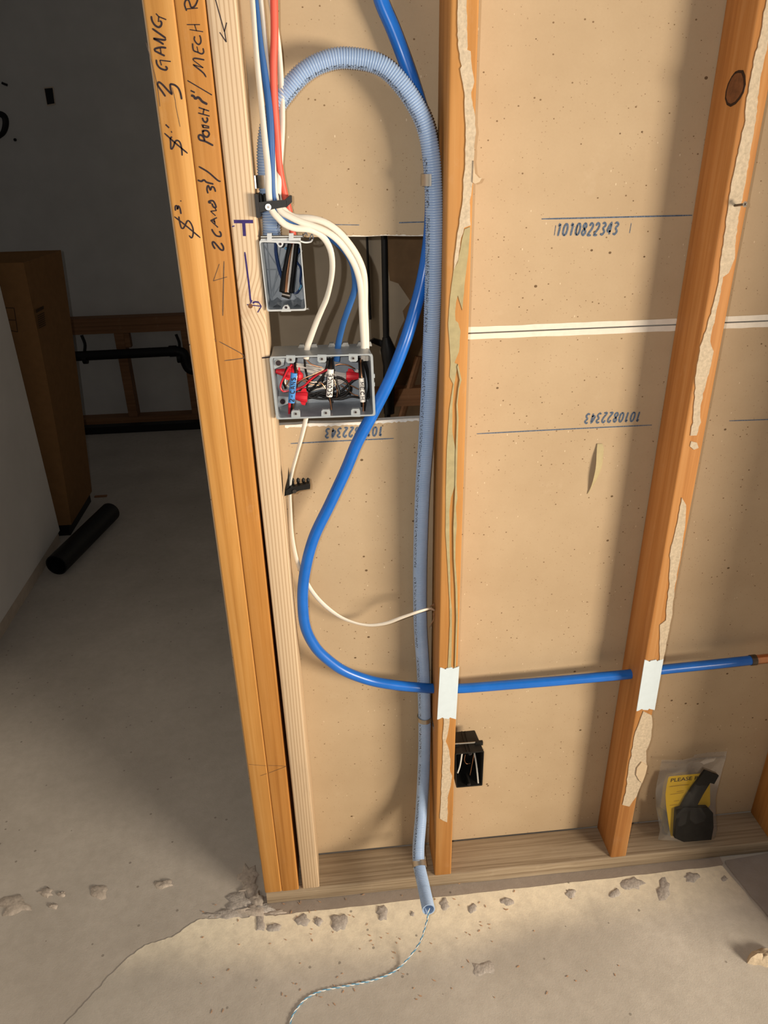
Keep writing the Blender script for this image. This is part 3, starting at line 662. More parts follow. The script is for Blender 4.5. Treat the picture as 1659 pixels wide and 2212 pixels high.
# ================================================================== PIPES AND CABLES
def tube_thing(name, pts, r, mat, label, cat, n=14, up=None, twist=None, samples=None, group=None):
    c = spline(pts, samples or max(16, int(length(pts)/.006)))
    tw = None
    if twist:
        tw = [];
        for i in range(len(c)):
            k = i/(len(c)-1)*(len(twist)-1); a = int(min(k, len(twist)-2)); tw.append(twist[a]+(twist[a+1]-twist[a])*(k-a))
    o = MB().tube(c, r, n, up=up, twist=tw).build(name, mat, smooth=True)
    return tag(o, label, cat, group)
pex = [(810, -60, .066), (823, 0, .066), (848, 60, .066), (871, 120, .066), (892, 180, .070), (913, 250, .0765), (926, 330, .0775), (932, 420, .0775), (928, 510, .075), (916, 590, .066), (899, 660, .062), (875, 738, .050), (843, 818, .046), (806, 892, .044), (772, 955, .042),
       (747, 1015, .040), (713, 1088, .036), (677, 1164, .033), (658, 1240, .030), (654, 1300, .030), (660, 1355, .030), (680, 1396, .030), (707, 1424, .032), (745, 1450, .036), (800, 1470, .042), (855, 1480, .044), (905, 1485, .047), (935, 1487, .056)]
pp = [PY(*q) for q in pex]
ctr = [(992, 1487), (1100, 1479), (1200, 1471), (1300, 1462), (1362, 1456), (1434, 1446), (1550, 1434), (1632, 1425)]
pp += [Vector((.406, .057, pp[-1].z+.001))] + [PY(a, b, .056-.010*min(1, i/4.0)) for i, (a, b) in enumerate(ctr)]
px_ = tube_thing('water_pipe', pp, .0101, 'pex_blue', 'bright blue plastic water pipe looping down and running through the studs', 'pipe', 18, samples=340)
e = pp[-1]; d = (pp[-1]-pp[-2]).normalized()
MB().tube([e-d*.012, e], .0113, 18).build('crimp_ring', 'dark_steel', px_, smooth=True)
o = MB().tube([e-d*.002, e+d*.012, e+d*.10], .0098, 18).build('copper_fitting', 'copper', smooth=True); tag(o, 'reddish copper pipe end at the right edge of the picture', 'pipe')

def flat(name, pts, mat, label, w=.0046, t=.0028, twist=(0, 0), group='electrical cables to the boxes', cat='cable', n=14):
    return tube_thing(name, [PY(*q) for q in pts], (w, t), mat, label, cat, n, up=(0, -1, .3), twist=[a+math.pi/2 for a in twist], group=group)
W1 = [(540, -40, .012), (545, 0, .012), (554, 120, .010), (566, 240, .008), (572, 300, .007), (579, 370, .006), (581, 425, .006), (587, 454, .004), (600, 470, .002), (616, 485, .002), (638, 493, .003), (665, 495, .005), (685, 502, .008), (702, 517, .010), (714, 541, .012), (718, 572, .015), (715, 606, .018), (706, 643, .022), (695, 669, .026), (683, 697, .030), (669, 735, .032), (664, 750, .033), (661, 775, .036)]
flat('white_cable', W1, 'nm_white', 'white cable dropping into the left knockout of the three gang box', twist=(0.9, .9, .7, .5, .2, .1, .3, .8, .2, 0))
W2 = [(558, -40, .026), (563, 0, .026), (573, 100, .026), (580, 200, .025), (586, 300, .022), (592, 390, .016), (595, 425, .014), (604, 454, .010), (622, 466, .008), (647, 478, .006), (673, 487, .006), (704, 500, .007), (728, 517, .009), (748, 541, .012), (766, 572, .015), (776, 604, .019), (780, 635, .022), (781, 666, .025), (783, 710, .029), (785, 745, .031), (785, 778, .036)]
flat('white_cable', W2, 'nm_white', 'front one of two white cables curving into the right knockout', twist=(.9, .9, .8, .6, .2, 0, .1, .3, .4, .5))
W3 = [(580, -40, .036), (585, 0, .036), (601, 100, .035), (608, 200, .034), (609, 280, .030), (603, 370, .026), (601, 425, .024), (614, 455, .022), (636, 469, .020), (665, 471, .016), (690, 476, .014), (712, 486, .014), (736, 505, .016), (759, 533, .018), (775, 560, .020), (785, 588, .022), (788, 620, .025), (788, 666, .029), (790, 710, .033), (791, 745, .036), (791, 778, .040)]
flat('white_cable', W3, 'nm_white', 'rear one of two white cables curving into the right knockout', w=.0050, t=.0032, twist=(.9, .9, .8, .6, .1, 0, 0, .1, .1, .1))
BL = [(544, -40, .020), (551, 0, .020), (561, 90, .019), (573, 169, .018), (582, 241, .016), (586, 313, .014), (588, 410, .012), (597, 452, .012), (609, 471, .011), (622, 479, .011), (640, 485, .012), (655, 488, .013), (690, 500, .018), (725, 522, .022), (748, 545, .024), (762, 572, .025), (767, 604, .026), (766, 627, .027), (758, 651, .029), (748, 679, .031), (741, 700, .033), (731, 742, .036), (727, 780, .040)]
flat('blue_cable', BL, 'nm_blue', 'blue flat cable dropping into the middle knockout of the three gang box', twist=(.6, .5, .2, 0, .4, .6, .3, .2, .3, .1), w=.0049)
RD = [(591, -40, .018), (592, 0, .018), (593, 72, .018), (591, 145, .018), (593, 217, .019), (598, 289, .022), (604, 362, .026), (614, 415, .030), (624, 455, .034), (631, 490, .036), (634, 525, .038)]
tube_thing('red_cable', [PY(*q) for q in RD], .0051, 'red_jacket', 'coral red round cable running down into the small grey box', 'cable', 16, group='electrical cables to the boxes')
WL = [(664, 885, .040), (660, 908, .036), (651, 945, .028), (640, 985, .018), (631, 1018, .012), (626, 1050, .010), (627, 1100, .012), (631, 1160, .020), (641, 1210, .034), (656, 1246, .048), (680, 1285, .055), (711, 1316, .056), (746, 1338, .054), (790, 1350, .048), (830, 1347, .038), (870, 1333, .024), (905, 1321, .016), (928, 1315, .030), (938, 1317, .060)]
wl_pts = [PY(*q) for q in WL] + [Vector((.398, .062, .727))]
tube_thing('white_cable', wl_pts, (.0040, .0022), 'nm_white', 'thin white cable looping from the three gang box into the conduit stud', 'cable', 14, up=(0, -1, .3), twist=[math.pi/2+a for a in (.2, .9, .9, .6, .3, .2, .2, .9, .3, .8, 1.2)], group='electrical cables to the boxes')
# torn splinters round the cable hole
for i, (pl) in enumerate(([(-.010, .004, .012), (-.001, .0, .022), (.0, .004, .014)], [(-.004, -.002, .0), (-.002, .002, -.02), (.0, .0, -.001)], [(-.014, -.004, -.034), (-.003, .0, -.02), (.0, .002, -.012)], [(-.008, -.002, -.030), (-.0015, .0, -.012), (.0, .002, -.006)])):
    c = Vector((.3868, .050, .728)); MB().prism([c+Vector(p) for p in pl], (.0005, .0012, 0)).build('torn_splinter', 'splinter', s4)
# pull string on the floor
sp = [(927, 1962), (924, 1980), (920, 1996), (909, 2030), (893, 2056), (870, 2083), (845, 2102), (815, 2114), (790, 2121), (745, 2130), (702, 2138), (680, 2146), (660, 2158), (645, 2174), (632, 2194), (626, 2214), (615, 2260)]
z0 = [tip.z-.004, tip.z-.010, tip.z*.74, tip.z*.42, tip.z*.18, .006] + [.0035]*11
cp_ = spline([PZ(a, b, z) for (a, b), z in zip(sp, z0)], 420)
t = thing('pull_string', cp_[200], 'thin twisted blue and white pull string lying on the floor', 'string')
for k, mname in ((0, 'string_blue'), (1, 'string_white')):
    q = []
    for i, p in enumerate(cp_):
        T = (cp_[min(i+1, 419)]-cp_[max(0, i-1)]).normalized(); u = T.cross(Vector((0, 0, 1))).normalized(); v = T.cross(u); an = i*.34+k*math.pi
        q.append(p+(u*math.cos(an)+v*math.sin(an))*.0010)
    MB().tube(q, .0010, 6).build('strand', mname, t, smooth=True)

# ================================================================== BLACK CABLE BRACKETS
def bracket_top():
    t = thing('cable_bracket', (.119, .0, 1.455), 'black plastic cable bracket clamping the cables above the small grey box', 'bracket', 'black cable brackets')
    x0 = .1165
    MB().box((x0, -.010, 1.452), (x0+.005, .045, 1.482)).build('mounting_plate', 'black_plastic', t)
    fr = [PY(a, b, -.004) for a, b in cD([(88, 260), (130, 235), (320, 215), (480, 205), (500, 215), (500, 300), (330, 328), (150, 372), (98, 382)])]
    MB().prism(fr, (0, .006, 0)).build('front_arm', 'black_plastic', t)
    tp = [PY(a, b, .006) for a, b in cD([(470, 215), (545, 145), (575, 150), (578, 235), (500, 308), (470, 300)])]
    MB().prism(tp, (0, .020, 0)).build('end_catch', 'black_plastic', t)
    for px in (150, 205, 290, 385):
        c = PY(*cD([(px, 190)])[0], .016); MB().tube([c+Vector((0, 0, -.012)), c+Vector((0, 0, .004)), c+Vector((0, 0, .007))], .0030, 10, rr=[1, 1, .6]).build('finger', 'black_plastic', t, smooth=True)
    n = PY(*cD([(252, 302)])[0], -.005); MB().disc(n, (0, -1, .1), .0042, .0014, 18).build('nail_head', 'steel', t)
    mb = MB(); mb.disc(n+Vector((0, -.0016, 0)), (0, -1, .1), .0018, .0006, 12); mb.build('nail_dimple', 'dark_steel', t)
bracket_top()
def bracket_low():
    t = thing('cable_bracket', (.119, .0, 1.015), 'black plastic cable bracket with four pegs below the three gang box', 'bracket', 'black cable brackets')
    pl = [PX(a, b, .1185) for a, b in ()]
    MB().prism([PY(a, b, .0) for a, b in cN([(135, 838), (160, 740), (168, 645), (176, 700), (178, 820)])], (0, .030, 0)).build('mounting_plate', 'black_plastic', t)
    MB().prism([PY(a, b, -.002) for a, b in cN([(150, 832), (150, 790), (185, 765), (345, 730), (357, 742), (355, 775), (262, 790), (190, 822)])], (0, .010, 0)).build('front_arm', 'black_plastic', t)
    for px in (208, 255, 300, 340):
        c = PY(*cN([(px, 735)])[0], .010); MB().tube([c+Vector((0, 0, -.004)), c+Vector((0, 0, .004)), c+Vector((0, 0, .005)), c+Vector((0, 0, .0095)), c+Vector((0, 0, .0115))], .0027, 10, rr=[1, .9, 1.1, 1.0, .4]).build('peg', 'black_plastic', t, smooth=True)
    n = PY(*cN([(222, 795)])[0], -.003); MB().disc(n, (0, -1, .1), .0034, .0012, 16).build('nail_head', 'dark_steel', t)
bracket_low()

# ================================================================== GREY BOXES
def quad_box(front, depth, wall, taper=.96):
    """open electrical box from four front corners TL TR BR BL: outer and inner shell"""
    TL, TR, BR, BLp = [Vector(p) for p in front]; c = (TL+TR+BR+BLp)/4; dv = Vector((0, depth, 0))
    ins = lambda p, k: p + ((c-p).normalized())*k*1.35
    out = [TL, TR, BR, BLp]; inn = [ins(p, wall) for p in out]
    ob = [c+(p-c)*taper+dv for p in out]; ib = [c+(p-c)*taper+Vector((0, depth-wall, 0)) for p in inn]
    return out, inn, ob, ib
def rounded(poly, r, k=3):
    res = []; n = len(poly)
    for i in range(n):
        p, a, b = Vector(poly[i]), Vector(poly[i-1]), Vector(poly[(i+1) % n])
        u, v = (a-p).normalized(), (b-p).normalized()
        for j in range(k+1):
            t = j/k; q0 = p+u*r*(1-t); q1 = p+v*r*t; res.append(p + u*r*(1-t)**2 + v*r*t**2)
    return res
def shell(mb, out, inn, ob, ib, mi_out=0, mi_in=1):
    n = len(out); o = len(mb.v); mb.v += [Vector(p) for p in out+inn+ob+ib]
    for i in range(n):
        j = (i+1) % n
        mb.f.append((o+i, o+j, o+n+j, o+n+i)); mb.m.append(mi_out)
        mb.f.append((o+j, o+i, o+2*n+i, o+2*n+j)); mb.m.append(mi_out)
        mb.f.append((o+n+i, o+n+j, o+3*n+j, o+3*n+i)); mb.m.append(mi_in)
    mb.f.append(tuple(range(o+2*n, o+3*n))); mb.m.append(mi_out)
    mb.f.append(tuple(reversed(range(o+3*n, o+4*n)))); mb.m.append(mi_in)

def outlet_single():
    yf = -.004
    fr = [PY(a, b, yf) for a, b in ((559.5, 519), (650, 522), (662, 671), (577, 673))]
    t = thing('outlet_box', (fr[3]+fr[2])/2, 'small light grey single gang box on the pale stud under the conduit', 'electrical box', 'grey electrical boxes')
    out, inn, ob, ib = quad_box(fr, .070, .0022)
    mb = MB(); shell(mb, *[rounded(p, .0035) for p in (out, inn, ob, ib)]); mb.build('shell', ['light_pvc', 'box_inside'], t, smooth=True, sharp=35)
    # screw ears
    ear = [PY(a, b, yf+.001) for a, b in cD([(345, 770), (470, 772), (455, 830), (435, 855), (400, 855), (380, 825)])]
    eo = MB().prism(ear, (0, .008, 0)).build('screw_ear', 'light_pvc', t); c = PY(*cD([(418, 812)])[0], yf+.0006)
    MB().disc(c, (0, -1, 0), .0019, .0006, 14).build('screw_hole', 'ink', eo)
    ear = [PY(a, b, yf+.001) for a, b in cD([(430, 1745), (455, 1680), (480, 1655), (515, 1652), (540, 1680), (565, 1742)])]
    eo = MB().prism(ear, (0, .008, 0)).build('screw_ear', 'light_pvc', t); c = PY(*cD([(498, 1685)])[0], yf+.0006)
    MB().disc(c, (0, -1, 0), .0019, .0006, 14).build('screw_hole', 'ink', eo)
    # nail channel on top
    a, b = PY(*cD([(150, 712)])[0], -.001), PY(*cD([(725, 705)])[0], -.001)
    no = MB().tube([a, b], .0018, 10).build('nail', 'steel', t, smooth=True)
    MB().disc(b, (1, 0, 0), .0040, .0016, 14).build('nail_head', 'dark_steel', no)
    for px in (268, 568):
        p0 = [PY(x, y, -.0045) for x, y in cD([(px-32, 665), (px+32, 662), (px+32, 765), (px-32, 768)])]; MB().prism(p0, (0, .007, 0)).build('nail_guide', 'light_pvc', t)
    p0 = [PY(x, y, -.002) for x, y in cD([(150, 740), (700, 725), (700, 765), (140, 775)])]; MB().prism(p0, (0, .03, 0)).build('nail_ledge', 'light_pvc', t)
    q = PY(*cD([(805, 1705)])[0], .01); q0 = PY(*cD([(745, 1712)])[0], .01); no = MB().tube([q0, q], .0014, 8).build('nail', 'steel', t, smooth=True); MB().disc(q, (1, 0, .1), .0034, .0012, 12).build('nail_head', 'dark_steel', no)
    # moulded pattern of the back and floor: raised ribs
    yb = .062
    for st in ([(175, 800), (700, 1650)], [(560, 780), (260, 1560)], [(190, 1165), (720, 1150)], [(235, 800), (300, 1640)], [(430, 800), (300, 1600)], [(640, 800), (640, 1500)], [(300, 1560), (720, 900)]):
        mb = MB(); P_ = [PY(x, y, yb) for x, y in cD(st)]; mb.tube(P_, .0009, 6); mb.build('moulded_rib', 'box_inside', t)
    for cx in (375, 655):      # faceted knockout clips at the bottom
        A = [PY(x, y, .055) for x, y in cD([(cx-85, 1610), (cx, 1545), (cx+85, 1610)])]; B = [PY(x, y, .012) for x, y in cD([(cx-75, 1690), (cx, 1640), (cx+75, 1690)])]
        apex = PY(*cD([(cx, 1610)])[0], .035)
        mb = MB(); mb.add([A[0], A[1], A[2], B[0], B[1], B[2], apex], [(0, 6, 1), (1, 6, 2), (0, 3, 6), (2, 6, 5), (3, 4, 6), (4, 5, 6)]); mb.build('knockout_clip', 'box_inside', t)
    return t
ob1 = outlet_single()
def wires(name, pts, r, mat, parent, n=8):
    c = spline(pts, max(10, int(length(pts)/.004)))
    return MB().tube(c, r, n).build(name, mat, parent, smooth=True)
def PD(y, pts, f): return [PY(a, b, y) for a, b in f(pts)]
t = thing('wire_bundle', PY(617, 640, .03), 'thick bundle of black, copper and white conductors inside the small grey box', 'wires', 'wires inside the boxes')
for pts, r, m in (([(560, 790), (520, 1000), (470, 1250), (440, 1470)], .0042, 'wire_black'), ([(575, 800), (545, 1000), (510, 1250), (480, 1520)], .0034, 'copper'), ([(590, 800), (570, 1000), (545, 1250), (520, 1530)], .0026, 'wire_white'), ([(640, 800), (620, 1000), (590, 1250), (565, 1480)], .0036, 'wire_black')):
    wires('conductor', [PY(a, b, y) for (a, b), y in zip(cD(pts), (.040, .034, .026, .016))], r, m, t, 10)
MB().tube([PY(*cD([(440, 1500)])[0], .016), PY(*cD([(550, 1525)])[0], .016)], .0050, 12, rr=[.8, 1]).build('end_wrap', 'dark_steel', t, smooth=True)
t = thing('wire_pair', PY(590, 560, .05), 'loose thin navy wires looping inside the small grey box', 'wires', 'wires inside the boxes')
for pts in ([(345, 790), (350, 950), (390, 1150), (440, 1300)], [(355, 790), (370, 960), (410, 1150), (460, 1320)], [(660, 830), (620, 920), (640, 1050), (700, 1150), (690, 1330)], [(690, 1330), (700, 1390), (660, 1470), (620, 1490), (575, 1460)], [(500, 860), (560, 930), (610, 1020), (600, 1080)], [(650, 850), (680, 900), (640, 960), (600, 1010)]):
    wires('strand', PD(.045, pts, cD), .0015, 'wire_navy', t)
wires('strand', PD(.040, [(480, 860), (540, 910), (580, 970)], cD), .0018, 'string_blue', t)
wires('strand', PD(.043, [(690, 1380), (705, 1390), (680, 1440)], cD), .0016, 'string_blue', t)
wires('strand', PD(.030, [(690, 770), (760, 790), (840, 780), (862, 745)], cD), .0012, 'string_white', t)

def outlet_triple():
    yf = -.006
    fr = [PY(a, b, yf) for a, b in ((583, 771), (804, 764.5), (810, 897), (598, 905))]
    t = thing('outlet_box', (fr[2]+fr[3])/2, 'wide grey three gang box full of wires on the pale stud', 'electrical box', 'grey electrical boxes')
    out, inn, ob, ib = quad_box(fr, .072, .0026, .985)
    mb = MB(); shell(mb, *[rounded(p, .0042) for p in (out, inn, ob, ib)]); mb.build('shell', ['grey_pvc', 'box_inside'], t, smooth=True, sharp=35)
    # rim lip
    rim = MB(); c = sum(out, Vector())/4
    big = [c+(p-c)*1.012 for p in out]; o_ = rounded(big, .0048); i_ = rounded([c+(p-c)*.965 for p in out], .0035); n = len(o_)
    o0 = [p+Vector((0, -.0012, 0)) for p in o_]; i0 = [p+Vector((0, -.0012, 0)) for p in i_]; o1 = [p+Vector((0, .006, 0)) for p in o_]; i1 = [p+Vector((0, .004, 0)) for p in i_]
    rim.v += o0+i0+o1+i1
    for i in range(n):
        j = (i+1) % n
        rim.f += [(i, j, n+j, n+i), (j, i, 2*n+i, 2*n+j), (n+i, n+j, 3*n+j, 3*n+i)]; rim.m += [0]*3
    rim.build('rim', 'grey_pvc', t, smooth=True, sharp=35)
    # dusty top with three raised knockouts
    tl, tr = ob[0], ob[1]
    for (a, b, c_, d_) in ((470, 740, 590, 180), (880, 1170, 1000, 150), (1275, 1480, 1360, 130)):
        P_ = [PY(x, y, .062) for x, y in cC([(a, d_+30), (a+25, d_-12), (a+80, d_-15), (a+95, d_+12), (b-95, d_+6), (b-80, d_-22), (b-15, d_-22), (b, d_+20)])]
        zt = max(o.z for o in ob)-.001
        base_ = [Vector((p.x, .060, zt + max(0.0, .0052*(1-abs(i_-3.5)/3.5 < .99)*(i_ not in (0, 7)) - .0026*(i_ in (3, 4))))) for i_, p in enumerate(P_)]
        MB().prism(base_+[Vector((base_[-1].x, .060, zt-.002)), Vector((base_[0].x, .060, zt-.002))], (0, -.010, 0)).build('knockout_tab', 'dusty_pvc', t)
    # screw ears along top and bottom
    for cx, top in ((370, 1), (800, 1), (1232, 1), (440, 0), (855, 0), (1265, 0)):
        cy = {370: 365, 800: 355, 1232: 345, 440: 1110, 855: 1098, 1265: 1088}[cx]
        dy = -1 if top else 1; hw = 62
        pl = [(cx-hw, cy+dy*62), (cx-hw, cy-dy*25), (cx-hw+22, cy-dy*47), (cx+hw-22, cy-dy*47), (cx+hw, cy-dy*25), (cx+hw, cy+dy*62)]
        eo = MB().prism([PY(x, y, yf-.0004) for x, y in cC(pl)], (0, .007, 0)).build('screw_ear', 'grey_pvc', t)
        MB().disc(PY(*cC([(cx, cy)])[0], yf-.0006), (0, -1, 0), .0028, .0006, 16).build('screw_collar', 'dusty_pvc', eo)
        MB().disc(PY(*cC([(cx, cy)])[0], yf-.0013), (0, -1, 0), .0016, .0004, 12).build('screw_hole', 'ink', eo)
    # fixing bosses inside the left wall
    for cx, cy in ((200, 408), (258, 938)):
        P_ = [PY(x, y, .022) for x, y in cC([(cx-62, cy-70), (cx+85, cy-62), (cx+75, cy+30), (cx-55, cy+85)])]
        eo = MB().prism(P_, (0, .03, 0)).build('fixing_boss', 'grey_pvc', t)
        c = PY(*cC([(cx, cy)])[0], .0215); MB().disc(c, (.15, -1, 0), .0055, .0006, 18).build('screw_collar', 'dusty_pvc', eo); MB().disc(c+Vector((0, -.0008, 0)), (.15, -1, 0), .0042, .0006, 16).build('screw_head', 'ink', eo)
    # nibs on the right wall
    for y in (705, 590):
        c = PY(*cC([(1512, y)])[0], yf+.004); MB().box((c.x-.001, c.y, c.z-.003), (c.x+.002, c.y+.006, c.z+.003)).build('nib', 'grey_pvc', t)
    return t
ob3 = outlet_triple()
# --- conductors in the three gang box
G = 'wires inside the boxes'
def bundle(label, tape, tmat, txt, origin_top, tails, ys=(.010, .010)):
    TL, TR, BR, BLp = [PY(a, b, .0035) for a, b in cC(tape)]
    t = thing('wire_bundle', (BLp+BR)/2, label, 'wires', G)
    for m, r, top, bot, off in tails:
        p = [PY(*cC([top])[0], .050), PY(*cC([((top[0]*.6+origin_top[0]*.4), (top[1]*.5+origin_top[1]*.5))])[0], .024)]
        a = (TL+TR)/2+Vector((off, .006, -.004)); b = (BLp+BR)/2+Vector((off, .006, .004))
        p += [a, b, PY(*cC([bot])[0], .012)]
        wires('conductor', p, r, m, t, 9)
    wv = (TR-TL); c1, c2 = (TL+TR)/2+Vector((0, .006, 0)), (BLp+BR)/2+Vector((0, .006, 0))
    tp = MB().tube([c1, c1.lerp(c2, .5)+Vector((0, -.0008, 0)), c2], (wv.length/2, .0046), 20, up=(1, 0, 0)).build('tape_label', tmat, t, smooth=True)
    mb = MB(); up = (c1-c2).normalized(); L = (c1-c2).length
    if txt[1] == 'up':
        adv = L*.86/len(txt[0]); o = c2 + up*L*.05 + Vector((wv.length*.34, -.0049, 0)); write(mb, txt[0], o, up, (-1, 0, 0), adv*.74, wv.length*.66, adv, .0013, FRONT, .0008)
    else:
        adv = L*.80/len(txt[0]); o = c1 - up*L*.14 + Vector((-wv.length*.30, -.0049, 0)); write(mb, txt[0], o, -up, (1, 0, 0), adv*.74, wv.length*.62, adv, .0013, FRONT, .0008)
    mb.build('lettering', 'ink', tp)
    return t
bundle('wires wrapped in blue tape lettered 2-CANS in the three gang box', [(368, 562), (462, 556), (422, 972), (335, 965)], 'tape_blue', ('2-CANS', 'up'), (400, 480),
       [('wire_red', .0017, (372, 430), (350, 1130), -.003), ('wire_black', .0017, (450, 350), (380, 1120), .001), ('copper', .0012, (455, 430), (403, 1100), .004), ('wire_red', .0017, (400, 430), (345, 1135), -.001)])
bundle('wires wrapped in a white label lettered SCONCE in the three gang box', [(876, 510), (966, 505), (945, 888), (862, 878)], 'tape_white', ('SCONCE', 'up'), (925, 430),
       [('wire_black', .0018, (905, 345), (915, 940), -.002), ('wire_black', .0018, (950, 345), (930, 950), .002), ('copper', .0013, (935, 345), (930, 1055), .001), ('wire_black', .0017, (890, 360), (920, 930), -.004)])
bundle('wires wrapped in a white label lettered MECH in the three gang box', [(1308, 630), (1386, 626), (1408, 950), (1326, 958)], 'tape_white', ('MECH', 'down'), (1335, 480),
       [('copper', .0015, (1325, 345), (1370, 1112), .001), ('wire_black', .0018, (1305, 350), (1352, 1010), -.002), ('wire_black', .0017, (1365, 345), (1385, 1100), .003), ('copper', .0012, (1340, 345), (1380, 1090), .002)])
def nut(px, y, d, L, r, label):
    c = PY(*cC([px])[0], y); d = Vector(d).normalized()
    t = thing('wire_connector', c, label, 'wire connector', 'red wire connectors in the three gang box')
    P_ = [c, c+d*L*.18, c+d*L*.55, c+d*L*.9, c+d*L]
    MB().tube(P_, r, 10, rr=[1.0, 1.08, .92, .62, .45]).build('cap', 'nut_red', t, smooth=True, sharp=25)
    u = d.orthogonal().normalized(); w = d.cross(u)
    for k in range(2):
        s = 1 if k else -1; a = Vector((0, 0, s))
        a = (a-d*a.dot(d)).normalized()
        MB().prism([c+d*L*.05+a*r*.8, c+d*L*.12+a*r*1.7, c+d*L*.34+a*r*1.65, c+d*L*.5+a*r*.85], (0, .0022, 0)).build('wing', 'nut_red', t)
nut((395, 560), .030, (-1, -.1, .25), .027, .0066, 'red wire connector pointing left behind the blue tape')
nut((460, 585), .034, (1, .2, -.15), .009, .0080, 'short red wire connector just right of the blue tape')
nut((600, 880), .016, (-1, .1, .12), .024, .0082, 'red wire connector low between the blue tape and the SCONCE label')
nut((1135, 585), .030, (1, 0, -.08), .027, .0068, 'red wire connector pointing right at the MECH label')
# loose conductors
def loose(label, mat, lists, r=.0016):
    y0 = lists[0][0]; t = thing('loose_wire', PY(*cC([lists[0][1][0]])[0], y0), label, 'wires', G)
    for y, pts in lists: wires('conductor', PD(y, pts, cC), r, mat, t)
loose('red insulated wires looping through the three gang box', 'wire_red', [(.012, [(385, 430), (335, 490), (285, 590), (240, 680), (228, 750), (265, 800), (345, 790)]), (.022, [(430, 785), (530, 745), (640, 645), (740, 570), (890, 490), (920, 440)]), (.026, [(440, 770), (560, 720), (660, 620), (840, 510)])])
wlist = []
for k in range(5): wlist.append((.050-.003*(k % 3), [(440+4*k, 420+17*k), (640, 440+24*k+6*(k % 2)), (820, 478+26*k-8*(k % 2)), (1000, 540+17*k), (1140, 565+12*k)]))
for k in range(4): wlist.append((.046, [(480, 830-16*k), (700, 780-25*k), (900, 740-30*k), (1060, 690-25*k), (1300, 500+8*k)]))
wlist.append((.040, [(300, 620), (290, 680), (330, 730), (350, 740)]))
loose('white insulated wires running along the back of the three gang box', 'wire_white', wlist, .0015)
blk = [(.045, [(560, 340), (570, 480), (600, 620), (600, 760), (650, 830), (800, 870)]), (.022, [(430, 860), (560, 830), (720, 830), (830, 880), (980, 905), (1120, 850), (1180, 760), (1150, 680), (1080, 620), (1000, 600)]),
       (.026, [(620, 880), (760, 900), (900, 900), (1060, 905), (1200, 870), (1330, 890), (1430, 900)]), (.030, [(1060, 800), (1150, 720), (1230, 650), (1305, 610)]), (.034, [(620, 800), (720, 700), (830, 560), (900, 440), (940, 350)]),
       (.040, [(640, 790), (800, 710), (960, 620), (1100, 640), (1200, 740), (1180, 850)]), (.028, [(985, 600), (1010, 720), (1040, 850), (990, 910), (940, 890)]), (.036, [(1380, 345), (1430, 500), (1465, 700), (1450, 880), (1380, 900)]), (.040, [(1350, 345), (1400, 480), (1445, 700), (1420, 880)]),
       (.044, [(480, 790), (600, 760), (760, 740), (860, 690)]), (.044, [(600, 870), (700, 860), (800, 830), (880, 760)]), (.020, [(320, 470), (290, 560), (262, 660), (300, 760)]), (.046, [(800, 690), (830, 560), (870, 440), (880, 345)]), (.042, [(600, 900), (760, 860), (900, 800), (1000, 760)])]
for k in range(6): blk.append((.038+.002*(k % 3), [(610+20*k, 850+10*(k % 3)), (720+15*k, 820+12*(k % 2)), (860, 790+18*k), (1000+10*k, 830+10*k), (1120+12*k, 800+12*(k % 3))]))
loose('black insulated wires tangled along the bottom of the three gang box', 'wire_black', blk, .0017)
cop = [(.032, [(440, 700), (560, 620), (700, 560), (830, 500)]), (.034, [(500, 590), (640, 670), (780, 680), (870, 790)]), (.030, [(590, 370), (660, 430), (800, 470)]), (.036, [(985, 440), (1060, 425), (1160, 440), (1250, 490)]), (.030, [(280, 770), (320, 690), (360, 630)]), (.034, [(970, 640), (1010, 780), (1000, 890)]), (.038, [(1060, 720), (1150, 780), (1230, 840), (1300, 860)]), (.038, [(1100, 690), (1200, 720), (1300, 770)]), (.042, [(510, 640), (640, 700), (800, 720)])]
loose('bare copper ground wires crossing in the three gang box', 'copper', cop, .0011)

